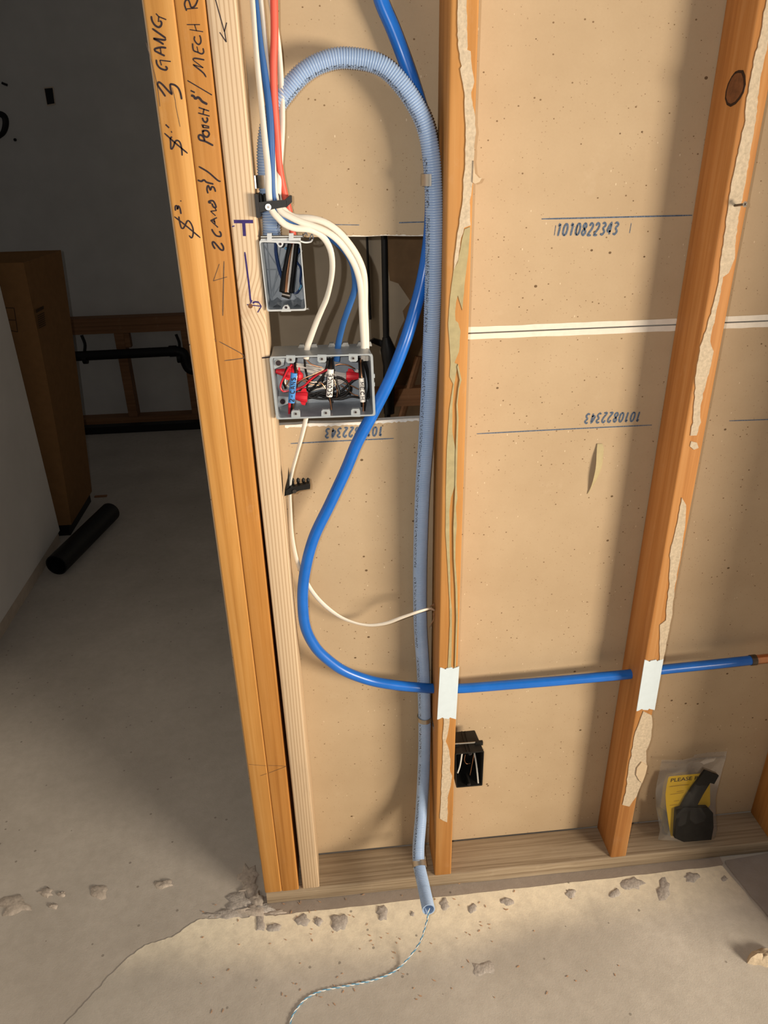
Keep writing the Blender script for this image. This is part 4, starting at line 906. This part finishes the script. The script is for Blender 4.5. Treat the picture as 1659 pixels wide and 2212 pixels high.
# old black box on the conduit stud
def black_box():
    yf = .0
    q = [(1020, 1625), (0, 0)]
    fr = [PY(a, b, yf) for a, b in cO([(285, 1085), (1055, 1010), (1010, 1930), (310, 1990)])]
    fr[0].x = max(fr[0].x, .4256); fr[3].x = max(fr[3].x, .4256)
    t = thing('outlet_box', (fr[2]+fr[3])/2, 'old black single gang box on the right side of the conduit stud', 'electrical box')
    out, inn, ob, ib = quad_box(fr, .062, .0022, 1.0)
    for L_ in (ob, ib):
        L_[1].x -= .006; L_[2].x -= .006
    mb = MB(); shell(mb, *[rounded(p, .003) for p in (out, inn, ob, ib)]); mb.build('shell', 'black_plastic', t, smooth=True, sharp=35)
    zt = out[0].z
    xm = (out[0].x+out[1].x)/2
    MB().box((xm-.006, .001, zt-.001), (xm-.0045, .060, zt+.0035)).build('top_rib', 'black_plastic', t); MB().box((xm+.001, .001, zt-.001), (xm+.0025, .060, zt+.0030)).build('top_rib', 'black_plastic', t)
    MB().box((out[1].x-.014, .020, zt-.003), (out[1].x+.002, .026, zt+.006)).build('nail_lug', 'black_plastic', t)
    MB().box((out[0].x, .020, zt-.003), (out[0].x+.012, .026, zt+.005)).build('nail_lug', 'black_plastic', t)
    MB().tube([(out[0].x-.002, .023, zt+.0045), (out[1].x+.002, .023, zt+.0035)], .0019, 10).build('nail', 'steel', t, smooth=True)
    for cx, cy, s in ((690, 1090, 1), (655, 1910, -1)):
        c = PY(*cO([(cx, cy)])[0], .0006); MB().tube([c, c+Vector((0, .03, 0))], .0040, 12).build('screw_boss', 'black_plastic', t, smooth=True); MB().disc(c+Vector((0, -.0004, 0)), (0, -1, 0), .0018, .0004, 12).build('screw_hole', 'ink', t)
    w = thing('loose_wire', PY(1020, 1690, .03), 'white and brown wire ends inside the old black box', 'wires', G)
    wires('conductor', [PY(*cO([a])[0], y) for a, y in (((465, 1080), .020), ((440, 1250), .016), ((405, 1430), .012), ((350, 1590), .010))], .0018, 'wire_white', w)
    wires('conductor', [PY(*cO([a])[0], y) for a, y in (((795, 1060), .022), ((840, 1300), .016), ((875, 1600), .010), ((900, 1890), .006))], .0019, 'wire_white', w)
    wires('conductor', [PY(*cO([a])[0], y) for a, y in (((790, 1080), .026), ((740, 1350), .024), ((680, 1650), .020))], .0011, 'copper', w)
    wires('conductor', [PY(*cO([a])[0], y) for a, y in (((560, 1100), .03), ((530, 1240), .03), ((580, 1345), .03), ((690, 1335), .03))], .0011, 'copper', w)
    o = MB().prism([Vector((.4254, .030, .46)), Vector((.4300, .030, .442)), Vector((.4300, .030, .425)), Vector((.4254, .030, .425))], (0, .006, 0)).build('paper_scrap', 'tape_white'); tag(o, 'small white scrap stuck between the stud and the old black box', 'scrap')
black_box()
# torn paper strip hanging off the board
def torn_strip():
    L_ = [(790, 290), (740, 600), (690, 1000), (640, 1280), (580, 1600), (520, 1850), (450, 2010)]; R_ = [(965, 290), (1015, 500), (985, 700), (960, 1000), (860, 1300), (720, 1600), (590, 1800), (490, 1990)]
    mb = MB(); n = 12
    sa = spline([PY(a, b, D-.001) for a, b in cQ(L_)], n); sb = spline([PY(a, b, D-.001) for a, b in cQ(R_)], n)
    for i in range(n):
        k = math.sin(math.pi*min(1, i/(n-1)))
        a, b = sa[i]+Vector((0, -.009*k-.001*(i == 0), 0)), sb[i]+Vector((0, -.001, 0)); mb.v += [a, (a+b)/2+Vector((0, -.002*k, 0)), b, a+Vector((0, .0007, 0)), b+Vector((0, .0007, 0))]
    for i in range(n-1):
        o = i*5; mb.f += [(o, o+5, o+6, o+1), (o+1, o+6, o+7, o+2), (o+3, o+4, o+9, o+8), (o, o+3, o+8, o+5), (o+2, o+7, o+9, o+4)]; mb.m += [0]*5
    tag(mb.build('paper_strip', 'torn_olive', smooth=True), 'olive torn paper strip curling off the tan board between the two right studs', 'paper')
torn_strip()

# ================================================================== PARTS BAG
bn = Vector((0, -1, .20)).normalized(); bo = Vector((1.0, .020, .0385))
def PB(lst, off=0.0): return [PP(a, b, bo+bn*off, bn) for a, b in cM(lst)]
def parts_bag():
    out = [(240, 345), (500, 345), (640, 340), (820, 290), (830, 250), (1100, 210), (1412, 190), (1395, 310), (1320, 560), (1260, 800), (1212, 1050), (1215, 1300), (1240, 1600), (1190, 1760), (900, 1790), (600, 1815), (400, 1790), (175, 1775), (215, 1600), (180, 1400), (140, 1200), (135, 950), (150, 780), (200, 560)]
    P_ = PB(out); 
    for p in P_: p.z = max(p.z, .0392)
    c = sum(P_, Vector())/len(P_); n = len(P_)
    mb = MB(); rings = (1.0, .93, .78, .55, .28)
    for side in (1, -1):
        o = len(mb.v)
        for k, r in enumerate(rings):
            for p in P_:
                q = c+(p-c)*r; low = max(0, min(1, (.26-q.z)/.14)); th = (.0004 + .017*(1-r)**.5*low) if side > 0 else (.0002+.004*(1-r)*low)
                mb.v.append(q + bn*side*th + bn*(.0022*math.sin(q.x*160+q.z*90)*math.sin(q.z*130)*(r < .9) if side > 0 else 0))
        mb.v.append(c+bn*side*(.016 if side > 0 else .004))
        for k in range(len(rings)-1):
            for i in range(n):
                j = (i+1) % n; f = (o+k*n+i, o+k*n+j, o+(k+1)*n+j, o+(k+1)*n+i); mb.f.append(f if side < 0 else f[::-1]); mb.m.append(0)
        e = o+len(rings)*n
        for i in range(n): f = (o+(len(rings)-1)*n+i, o+(len(rings)-1)*n+(i+1) % n, e); mb.f.append(f if side < 0 else f[::-1]); mb.m.append(0)
    t = thing('plastic_bag', PB([(700, 1800)])[0], 'clear zip bag of black fittings standing on the plate in the right bay', 'bag')
    bagm = mb.build('bag_film', 'clear_plastic', t, smooth=True, sharp=80)
    mb = MB(); zp = PB([(250, 375), (500, 380), (640, 372), (840, 325), (1110, 300), (1385, 285)], .0016); mb.tube(spline(zp, 40), .0009, 6); mb.build('zip_strip', 'clear_plastic', t, smooth=True)
    mb = MB(); zp = PB([(245, 395), (500, 400), (640, 392), (840, 345), (1110, 318), (1380, 305)], .0016); mb.tube(spline(zp, 40), .0008, 6); mb.build('zip_strip', 'clear_plastic', t, smooth=True)
    lf = [(365, 640), (640, 612), (920, 588), (1080, 600), (1105, 760), (1110, 1150), (900, 1400), (520, 1725), (410, 1735), (360, 1450), (320, 1150), (310, 960), (330, 800)]
    yc = MB().prism(PB(lf, -.0012), bn*.0006).build('leaflet', 'yellow_card', smooth=False); tag(yc, 'yellow leaflet lettered PLEASE inside the clear bag', 'leaflet')
    cu = bpy.data.curves.new('t', 'FONT'); cu.body = 'PLEASE R'; cu.size = 1.0; cu.offset = .012
    to = bpy.data.objects.new('t', cu); COL.objects.link(to); dg = bpy.context.evaluated_depsgraph_get(); me = bpy.data.meshes.new_from_object(to.evaluated_get(dg)); bpy.data.objects.remove(to)
    A, B, Cc = PB([(395, 742)], -.0003)[0], PB([(900, 690)], -.0003)[0], PB([(405, 680)], -.0003)[0]
    wm = max(v.co.x for v in me.vertices); ex = (B-A)/wm; ey = (Cc-A)/.70
    mb = MB(); mb.add([A+ex*v.co.x+ey*v.co.y for v in me.vertices], [tuple(p.vertices) for p in me.polygons]); mb.build('lettering', 'card_ink', yc)
    mb = MB()
    for ln, in (([(380, 825), (560, 800), (740, 785)],), ([(510, 915), (640, 895)],), ([(395, 965), (640, 925)],), ([(460, 1085), (560, 1070)],), ([(390, 1160), (520, 1140)],)):
        ribbon(mb, PB(ln, -.0004), .0022, bn)
    mb.build('small_print', 'card_ink_pale', yc)
    # black strap iron and black block
    st = MB().prism(PB([(1000, 510), (1245, 600), (1160, 750), (1090, 730), (960, 940), (850, 1150), (570, 1150), (650, 1000), (760, 830), (900, 640)], .001), bn*.006).build('black_bracket', 'black_plastic'); tag(st, 'flat black bracket slanting upward inside the clear bag', 'fitting', 'black fittings in the bag')
    blk_ = MB().prism(PB([(470, 1195), (600, 1150), (1030, 1150), (1120, 1240), (1130, 1500), (1090, 1720), (600, 1760), (440, 1690)], .001), bn*.011).build('black_block', 'black_plastic'); tag(blk_, 'square black plastic block at the bottom of the clear bag', 'fitting', 'black fittings in the bag')
    blk2 = MB().prism(PB([(200, 1180), (330, 1260), (360, 1500), (395, 1690), (260, 1660), (250, 1450)], -.006), bn*.004).build('black_block', 'black_plastic'); tag(blk2, 'dark narrow fitting behind the leaflet at the left of the clear bag', 'fitting', 'black fittings in the bag')
parts_bag()

# ================================================================== FLOOR BITS
def lump(name, px, py, w, h, mat, label, group, hgt=.004, rot=0.0, zb=.0016, irr=.28):
    c = PZ(px, py, zb); a = PZ(px+w/2, py, zb)-c; b = PZ(px, py-h/2, zb)-c
    a = Vector((a.x, a.y, 0)); b = Vector((b.x, b.y, 0)); n = 14; mb = MB(); ph = random.random()*6
    rad = [1+irr*random.uniform(-1, 1) + .10*math.sin(2*2*math.pi*i/n+ph) for i in range(n)]
    for k, (r, z) in enumerate(((1.0, .0), (.86, .65), (.5, 1.0))):
        for i in range(n):
            an = 2*math.pi*i/n+rot; q = c+(a*math.cos(an)+b*math.sin(an))*r*rad[i]
            mb.v.append(Vector((q.x, q.y, zb-.0002+hgt*z*random.uniform(.6, 1.25)*(k > 0))))
    mb.v.append(c+Vector((0, 0, hgt*.9)))
    for k in range(2):
        for i in range(n): j = (i+1) % n; mb.f.append((k*n+i, k*n+j, (k+1)*n+j, (k+1)*n+i)); mb.m.append(0)
    for i in range(n): mb.f.append((2*n+i, 2*n+(i+1) % n, 3*n)); mb.m.append(0)
    return tag(mb.build(name, mat, smooth=True, sharp=60), label, 'mortar', group)
GR = 'grey mortar spots on the cream floor'
spots = [(562, 1995, 24, 33, 'first'), (592, 2003, 32, 18, 'second'), (652, 1988, 30, 28, 'third'), (687, 1990, 20, 21, 'fourth'), (732, 1991, 34, 40, 'fifth'), (826, 1972, 24, 30, 'sixth')]
for x, y, w, h, k in spots: lump('mortar_spot', x, y, w, h, 'mortar', f'grey mortar spot on the cream floor left of the conduit end, {k} from the doorway', GR, .0035)
lump('mortar_spot', 891, 1974, 10, 10, 'mortar', 'tiny grey mortar spot just left of the conduit end', GR, .002)
spots = [(960, 1953, 24, 23, 'first'), (1020, 1962, 19, 19, 'second'), (1095, 1947, 26, 17, 'third'), (1232, 1930, 26, 18, 'fourth'), (1329, 1930, 24, 21, 'fifth'), (1365, 1908, 46, 31, 'sixth'), (1434, 1921, 28, 46, 'seventh'), (1495, 1895, 32, 20, 'eighth'), (1565, 1898, 13, 13, 'ninth')]
for x, y, w, h, k in spots: lump('mortar_spot', x, y, w, h, 'mortar', f'grey mortar spot on the floor right of the conduit end, {k} from the conduit', GR, .0022, rot=.5 if k == 'seventh' else 0)
lump('mortar_spot', 1044, 2092, 40, 40, 'mortar', 'large rough grey scuff alone in the middle of the foreground floor', GR, .0022, irr=.4)
GL_ = 'pale lumps on the grey floor left of the wall'
for x, y, w, h, k in ((34, 1956, 66, 40, 'large pale mortar lump at the left edge of the picture'), (99, 1928, 26, 20, 'pale mortar lump beside the large one at the left edge'), (134, 1932, 16, 10, 'smallest pale mortar lump on the grey floor at left'), (113, 1957, 20, 14, 'pale round mortar lump below two others at left'), (212, 1927, 52, 32, 'ragged pale mortar lump in the middle of the grey floor'), (356, 1909, 40, 18, 'thin pale mortar ridge nearest the doorway stud')):
    lump('mortar_lump', x, y, w, h, 'mortar_pale', k, GL_, .005, irr=.42, zb=0.0)
rub = thing('mortar_rubble', PZ(540, 1960, 0), 'rough heap of crumbled grey mortar at the foot of the doorway stud', 'mortar')
for i, (x, y, w, h, hg) in enumerate(((540, 1915, 46, 46, .006), (520, 1950, 60, 40, .005), (556, 1945, 34, 40, .010), (500, 1972, 70, 22, .004), (545, 1968, 60, 26, .008), (570, 1962, 44, 20, .008), (535, 1890, 40, 40, .004), (470, 1978, 60, 12, .003), (600, 1970, 40, 10, .003))):
    o = lump('rubble_piece', x, y, w, h, 'mortar' if i % 2 else 'mortar_pale', None, None, hg, irr=.4, zb=.0)
    del o['category']
    wloc = WPOS[o.name].copy(); o.parent = rub; o.location = wloc-WPOS[rub.name]
ch = lump('plaster_chunk', 1648, 2072, 62, 34, 'joint_compound', 'yellowish plaster chunk on the floor at the right edge', None, .022, irr=.2); ch['category'] = 'plaster'
mb = MB()
for i in range(110):
    x = random.gauss(760, 260); y = random.uniform(1960, 2190) if random.random() < .8 else random.uniform(1925, 1975); y -= (x-760)*.09
    if x < 430: continue
    c = PZ(x, y, .0019); a = random.uniform(0, 6.28); l = random.uniform(.0012, .0045); w = random.uniform(.0006, .0014)
    u = Vector((math.cos(a), math.sin(a), 0)); v = Vector((-u.y, u.x, 0)); mb.prism([c+u*l, c+v*w, c-u*l, c-v*w], (0, 0, .0009))
tag(mb.build('wood_flakes', 'flake'), 'scattered tiny orange wood flakes and crumbs on the cream floor', 'flakes', kind='stuff')

# ================================================================== FAR ROOM
def far_room():
    # low framing in front of the far wall
    Yf = 3.46
    z0, z1 = PY(200, 722, Yf).z, PY(200, 688, Yf).z; zm = (z0+z1)/2
    for a, b, k in ((z0, zm, 'lower'), (zm, z1, 'upper')):
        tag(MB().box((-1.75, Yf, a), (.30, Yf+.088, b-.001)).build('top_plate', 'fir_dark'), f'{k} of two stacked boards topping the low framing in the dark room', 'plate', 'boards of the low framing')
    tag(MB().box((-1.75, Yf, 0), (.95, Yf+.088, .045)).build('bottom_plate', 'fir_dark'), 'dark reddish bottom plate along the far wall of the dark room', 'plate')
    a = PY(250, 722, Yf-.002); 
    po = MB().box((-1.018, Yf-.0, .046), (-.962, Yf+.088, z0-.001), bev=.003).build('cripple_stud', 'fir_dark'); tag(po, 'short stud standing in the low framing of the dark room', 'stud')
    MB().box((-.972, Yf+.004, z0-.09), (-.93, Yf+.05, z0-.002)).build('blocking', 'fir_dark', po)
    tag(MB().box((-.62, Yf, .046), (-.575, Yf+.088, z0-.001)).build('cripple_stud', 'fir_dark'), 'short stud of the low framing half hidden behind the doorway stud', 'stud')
    st = [PZ(a, b, 0) for a, b in ((100, 944), (600, 926))]
    tag(MB().box((-1.75, 3.29, 0), (.95, 3.35, .045), bev=.004).build('black_strip', 'abs_black'), 'long black strip lying on the floor before the low framing', 'strip')
    # drain
    yd = 3.42; A = PY(60, 775, yd); B = PY(372, 759, yd)
    t = thing('drain_pipe', A, 'black plastic drain pipe slung under the low framing with an elbow', 'pipe')
    MB().tube([A, B], .029, 18).build('pipe_run', 'abs_black', t, smooth=True)
    MB().tube([PY(366, 759, yd), PY(382, 758, yd)], .034, 18).build('hub', 'abs_black', t, smooth=True)
    el = spline([PY(378, 758, yd), PY(396, 764, yd), PY(402, 785, yd), PY(412, 798, yd), PY(440, 800, yd)], 24); MB().tube(el, .031, 16).build('elbow', 'abs_black', t, smooth=True)
    for px, py in ((176, 724), (380, 722)):
        a, b = PY(px, py, yd+.02), PY(px+6, py+40, yd); MB().tube(spline([a, (a+b)/2+Vector((.012, 0, 0)), b], 10), (.010, .002), 8).build('hanger', 'abs_black', t)
        MB().tube([b+Vector((-.012, 0, -.03)), b+Vector((.012, 0, -.03))], .032, 16).build('hanger_band', 'abs_black', t, smooth=True)
    # things in the closet seen through the cut-out
    ys = Yc-.035; x = PY(832, 620, ys).x
    t = thing('black_rod', (x, ys, .74), 'black vertical rod with a thick lower fitting seen through the cut-out', 'rod')
    MB().tube([(x, ys, .74), (x, ys, 1.75)], .0072, 14).build('rod', 'abs_black', t, smooth=True)
    z1, z2 = PY(832, 728, ys).z, PY(832, 850, ys).z
    MB().tube([(x+.004, ys, z2-.05), (x+.004, ys, z2), (x+.006, ys, (z1+z2)/2), (x+.004, ys, z1-.03), (x, ys, z1)], .017, 16, rr=[.75, .8, .85, 1.05, .5]).build('fitting', 'abs_black', t, smooth=True)
    q = [PY(a, b, ys) for a, b in ((838, 760), (826, 737), (808, 732), (795, 740), (806, 742), (824, 750))]
    MB().prism(q, (0, .012, 0)).build('hook_arm', 'abs_black', t)
    tag(MB().tube(spline([PY(790, 420, Yc-.006), PY(793, 520, Yc-.006), PY(797, 620, Yc-.006), PY(800, 690, Yc-.006)], 20), .0027, 8).build('hanging_wire', 'abs_black', smooth=True), 'thin dark wire hanging on the brown wall seen through the cut-out', 'wire')
    a, b = PY(905, 770, Yc-.02), PY(866, 905, Yc-.02)
    tag(MB().tube([a, b, b+(b-a)*.6], (.013, .006), 8).build('leaning_stick', 'fir_dark'), 'dark wooden stick leaning in the space seen through the cut-out', 'stick')
    z1, z2 = PY(740, 846, Yc-.03).z, PY(740, 884, Yc-.03).z
    tag(MB().box((.02, Yc-.030, z2), (1.2, Yc-.001, z1)).build('wall_cleat', 'fir_dark'), 'dark wooden cleat low on the wall seen through the cut-out', 'cleat')
    # device box and dark ring on the far wall
    c = PY(107, 210, 3.548); t = thing('outlet_box', c+Vector((0, 0, -.06)), 'small dark wall box high on the far wall of the dark room', 'electrical box')
    cc = [PY(a, b, 3.549) for a, b in ((95, 189), (115, 187), (120, 226), (102, 229))]
    MB().prism(cc, (0, -.004, 0)).build('rim', 'cream_strip', t); MB().prism([sum(cc, Vector())/4+(p-sum(cc, Vector())/4)*.86+Vector((0, -.003, 0)) for p in cc], (0, -.003, 0)).build('opening', 'abs_black', t)
    rg = spline([PY(a, b, 3.545) for a, b in ((-30, 262), (-10, 246), (8, 250), (13, 265), (8, 285), (-5, 298))], 30)
    tag(MB().tube(rg, (.020, .010), 8, rr=[.6+.4*math.sin(math.pi*i/29) for i in range(30)]).build('black_hose', 'abs_black', smooth=True), 'curled black hose on the far wall at the left edge', 'hose')
    o = MB().disc(PY(33, 302, 3.548), (0, -1, 0), .008, .006, 12).build('wall_plug', 'abs_black'); tag(o, 'black dot below the curled hose on the far wall', 'plug')
    o = MB().tube([PY(4, 179, 3.546), PY(8, 181, 3.546), PY(16, 184, 3.546)], .006, 8).build('wall_hook', 'abs_black'); tag(o, 'small black hook above the curled hose on the far wall', 'hook')
    # cardboard box
    b0, b1 = Vector((-.953, 1.935, .05)), Vector((-.955, 2.30, .05)); t0, t1 = Vector((-.918, 1.975, 1.172)), Vector((-.884, 2.35, 1.175))
    wv = Vector((-.40, 0, 0)); th = .006
    t = thing('cardboard_box', b0, 'tall open brown cardboard box behind the partition in the dark room', 'box')
    def panel(p, d, name='side_panel'): return MB().prism(p, d).build(name, 'cardboard', t)
    # right face slightly bellied
    mb = MB(); n = 10
    for i in range(n+1):
        k = i/n; bel = .012*math.sin(math.pi*k); mb.v += [b0.lerp(t0, k)+Vector((bel, -bel*.6, 0)), b1.lerp(t1, k)+Vector((bel*.4, 0, 0)), b0.lerp(t0, k)+Vector((bel-th, -bel*.6+th, 0)), b1.lerp(t1, k)+Vector((bel*.4-th, 0, 0))]
    for i in range(n):
        o = i*4; mb.f += [(o, o+1, o+5, o+4), (o+3, o+2, o+6, o+7), (o+2, o, o+4, o+6), (o+1, o+3, o+7, o+5)]; mb.m += [0]*4
    mb.f += [(0, 2, 3, 1), (n*4, n*4+1, n*4+3, n*4+2)]; mb.m += [0, 0]
    mb.build('side_panel', 'cardboard', t, smooth=True)
    mb = MB()
    for i in range(n+1):
        k = i/n; bel = .012*math.sin(math.pi*k); p = b0.lerp(t0, k)+Vector((bel, -bel*.6, 0)); mb.v += [p, p+wv, p+Vector((0, th, 0)), p+wv+Vector((0, th, 0))]
    for i in range(n):
        o = i*4; mb.f += [(o+1, o, o+4, o+5), (o+2, o+3, o+7, o+6), (o, o+2, o+6, o+4), (o+3, o+1, o+5, o+7)]; mb.m += [0]*4
    mb.build('front_panel', 'cardboard', t, smooth=True)
    panel([b1, b1+wv, t1+wv, t1], (0, -th, 0), 'back_panel'); panel([b0+wv, b1+wv, t1+wv, t0+wv], (th, 0, 0), 'side_panel')
    panel([b0, b1, b1+wv, b0+wv], (0, 0, th), 'bottom_panel')
    panel([t0+Vector((-.02, .01, -.02)), t0+wv+Vector((0, .01, -.02)), t0+wv+Vector((0, .12, -.10)), t0+Vector((-.02, .12, -.10))], (0, 0, .004), 'flap')
    panel([t1+Vector((-.015, -.01, -.01)), t1+wv+Vector((0, -.01, -.01)), t1+wv+Vector((0, -.10, -.08)), t1+Vector((-.015, -.10, -.08))], (0, 0, .004), 'flap')
    # printed block on the right face and squares on the front
    nR = (b1-b0).cross(t0-b0).normalized(); nR = nR if nR.x > 0 else -nR
    o5 = crop(0, 500, .28933)
    pr = lambda lst: [PP(a, b, b0.lerp(t0, .6)+Vector((.0135, 0, 0)), nR) for a, b in o5(lst)]
    mb = MB(); P_ = pr([(268, 585), (445, 490), (447, 515), (272, 608)]); mb.prism(P_, nR*.0006)
    for k in range(7):
        y0 = 632+k*15; P_ = pr([(278+k*2, y0), (330+k*2, y0-27)]); ribbon(mb, P_, .006, nR); P_ = pr([(340+k*2, y0-32), (450+k, y0-88)]); ribbon(mb, P_, .006, nR)
    mb.build('printed_block', 'cardboard_ink', t)
    fp = lambda lst: [PP(a, b, b0.lerp(t0, .6)+Vector((0, -.0095, 0)), Vector((0, -1, .03)).normalized()) for a, b in o5(lst)]
    mb = MB()
    for ln in ([(35, 570), (105, 572)], [(105, 572), (132, 750)], [(132, 750), (78, 740)], [(55, 660), (118, 662)], [(78, 740), (35, 570)]): ribbon(mb, fp(ln), .005, FRONT)
    mb.build('printed_symbol', 'cardboard_ink', t)
    tag(MB().box((-1.30, 1.93, 0), (-.965, 2.29, .049)).build('black_pallet', 'abs_black'), 'black base under the tall cardboard box', 'pallet')
    # loose pipe on the floor
    a = Vector((-.916, 1.578, .0445)); b = Vector((-.812, 2.06, .0445)); d = (b-a).normalized()
    mb = MB(); mb.tube([a, b], .0445, 28, cap=False); mb.tube([b, a], .0395, 28, cap=False)
    u = d.orthogonal().normalized(); w = d.cross(u)
    for e in (a, b):
        o = len(mb.v)
        for r in (.0395, .0445):
            for j in range(28): mb.v.append(e+(u*math.cos(2*math.pi*j/28)+w*math.sin(2*math.pi*j/28))*r)
        for j in range(28): mb.f.append((o+j, o+(j+1) % 28, o+28+(j+1) % 28, o+28+j)); mb.m.append(0)
    tag(mb.build('loose_pipe', 'abs_black', smooth=True), 'loose black plastic pipe lying on the floor by the partition', 'pipe')
    tag(MB().box((PZ(218, 1073, 0).x-.03, PZ(218, 1073, 0).y-.008, 0), (PZ(218, 1073, 0).x+.03, PZ(218, 1073, 0).y+.008, .006)).build('wood_scrap', 'fir_dark'), 'tiny dark wood scrap on the floor behind the loose pipe', 'scrap')
far_room()
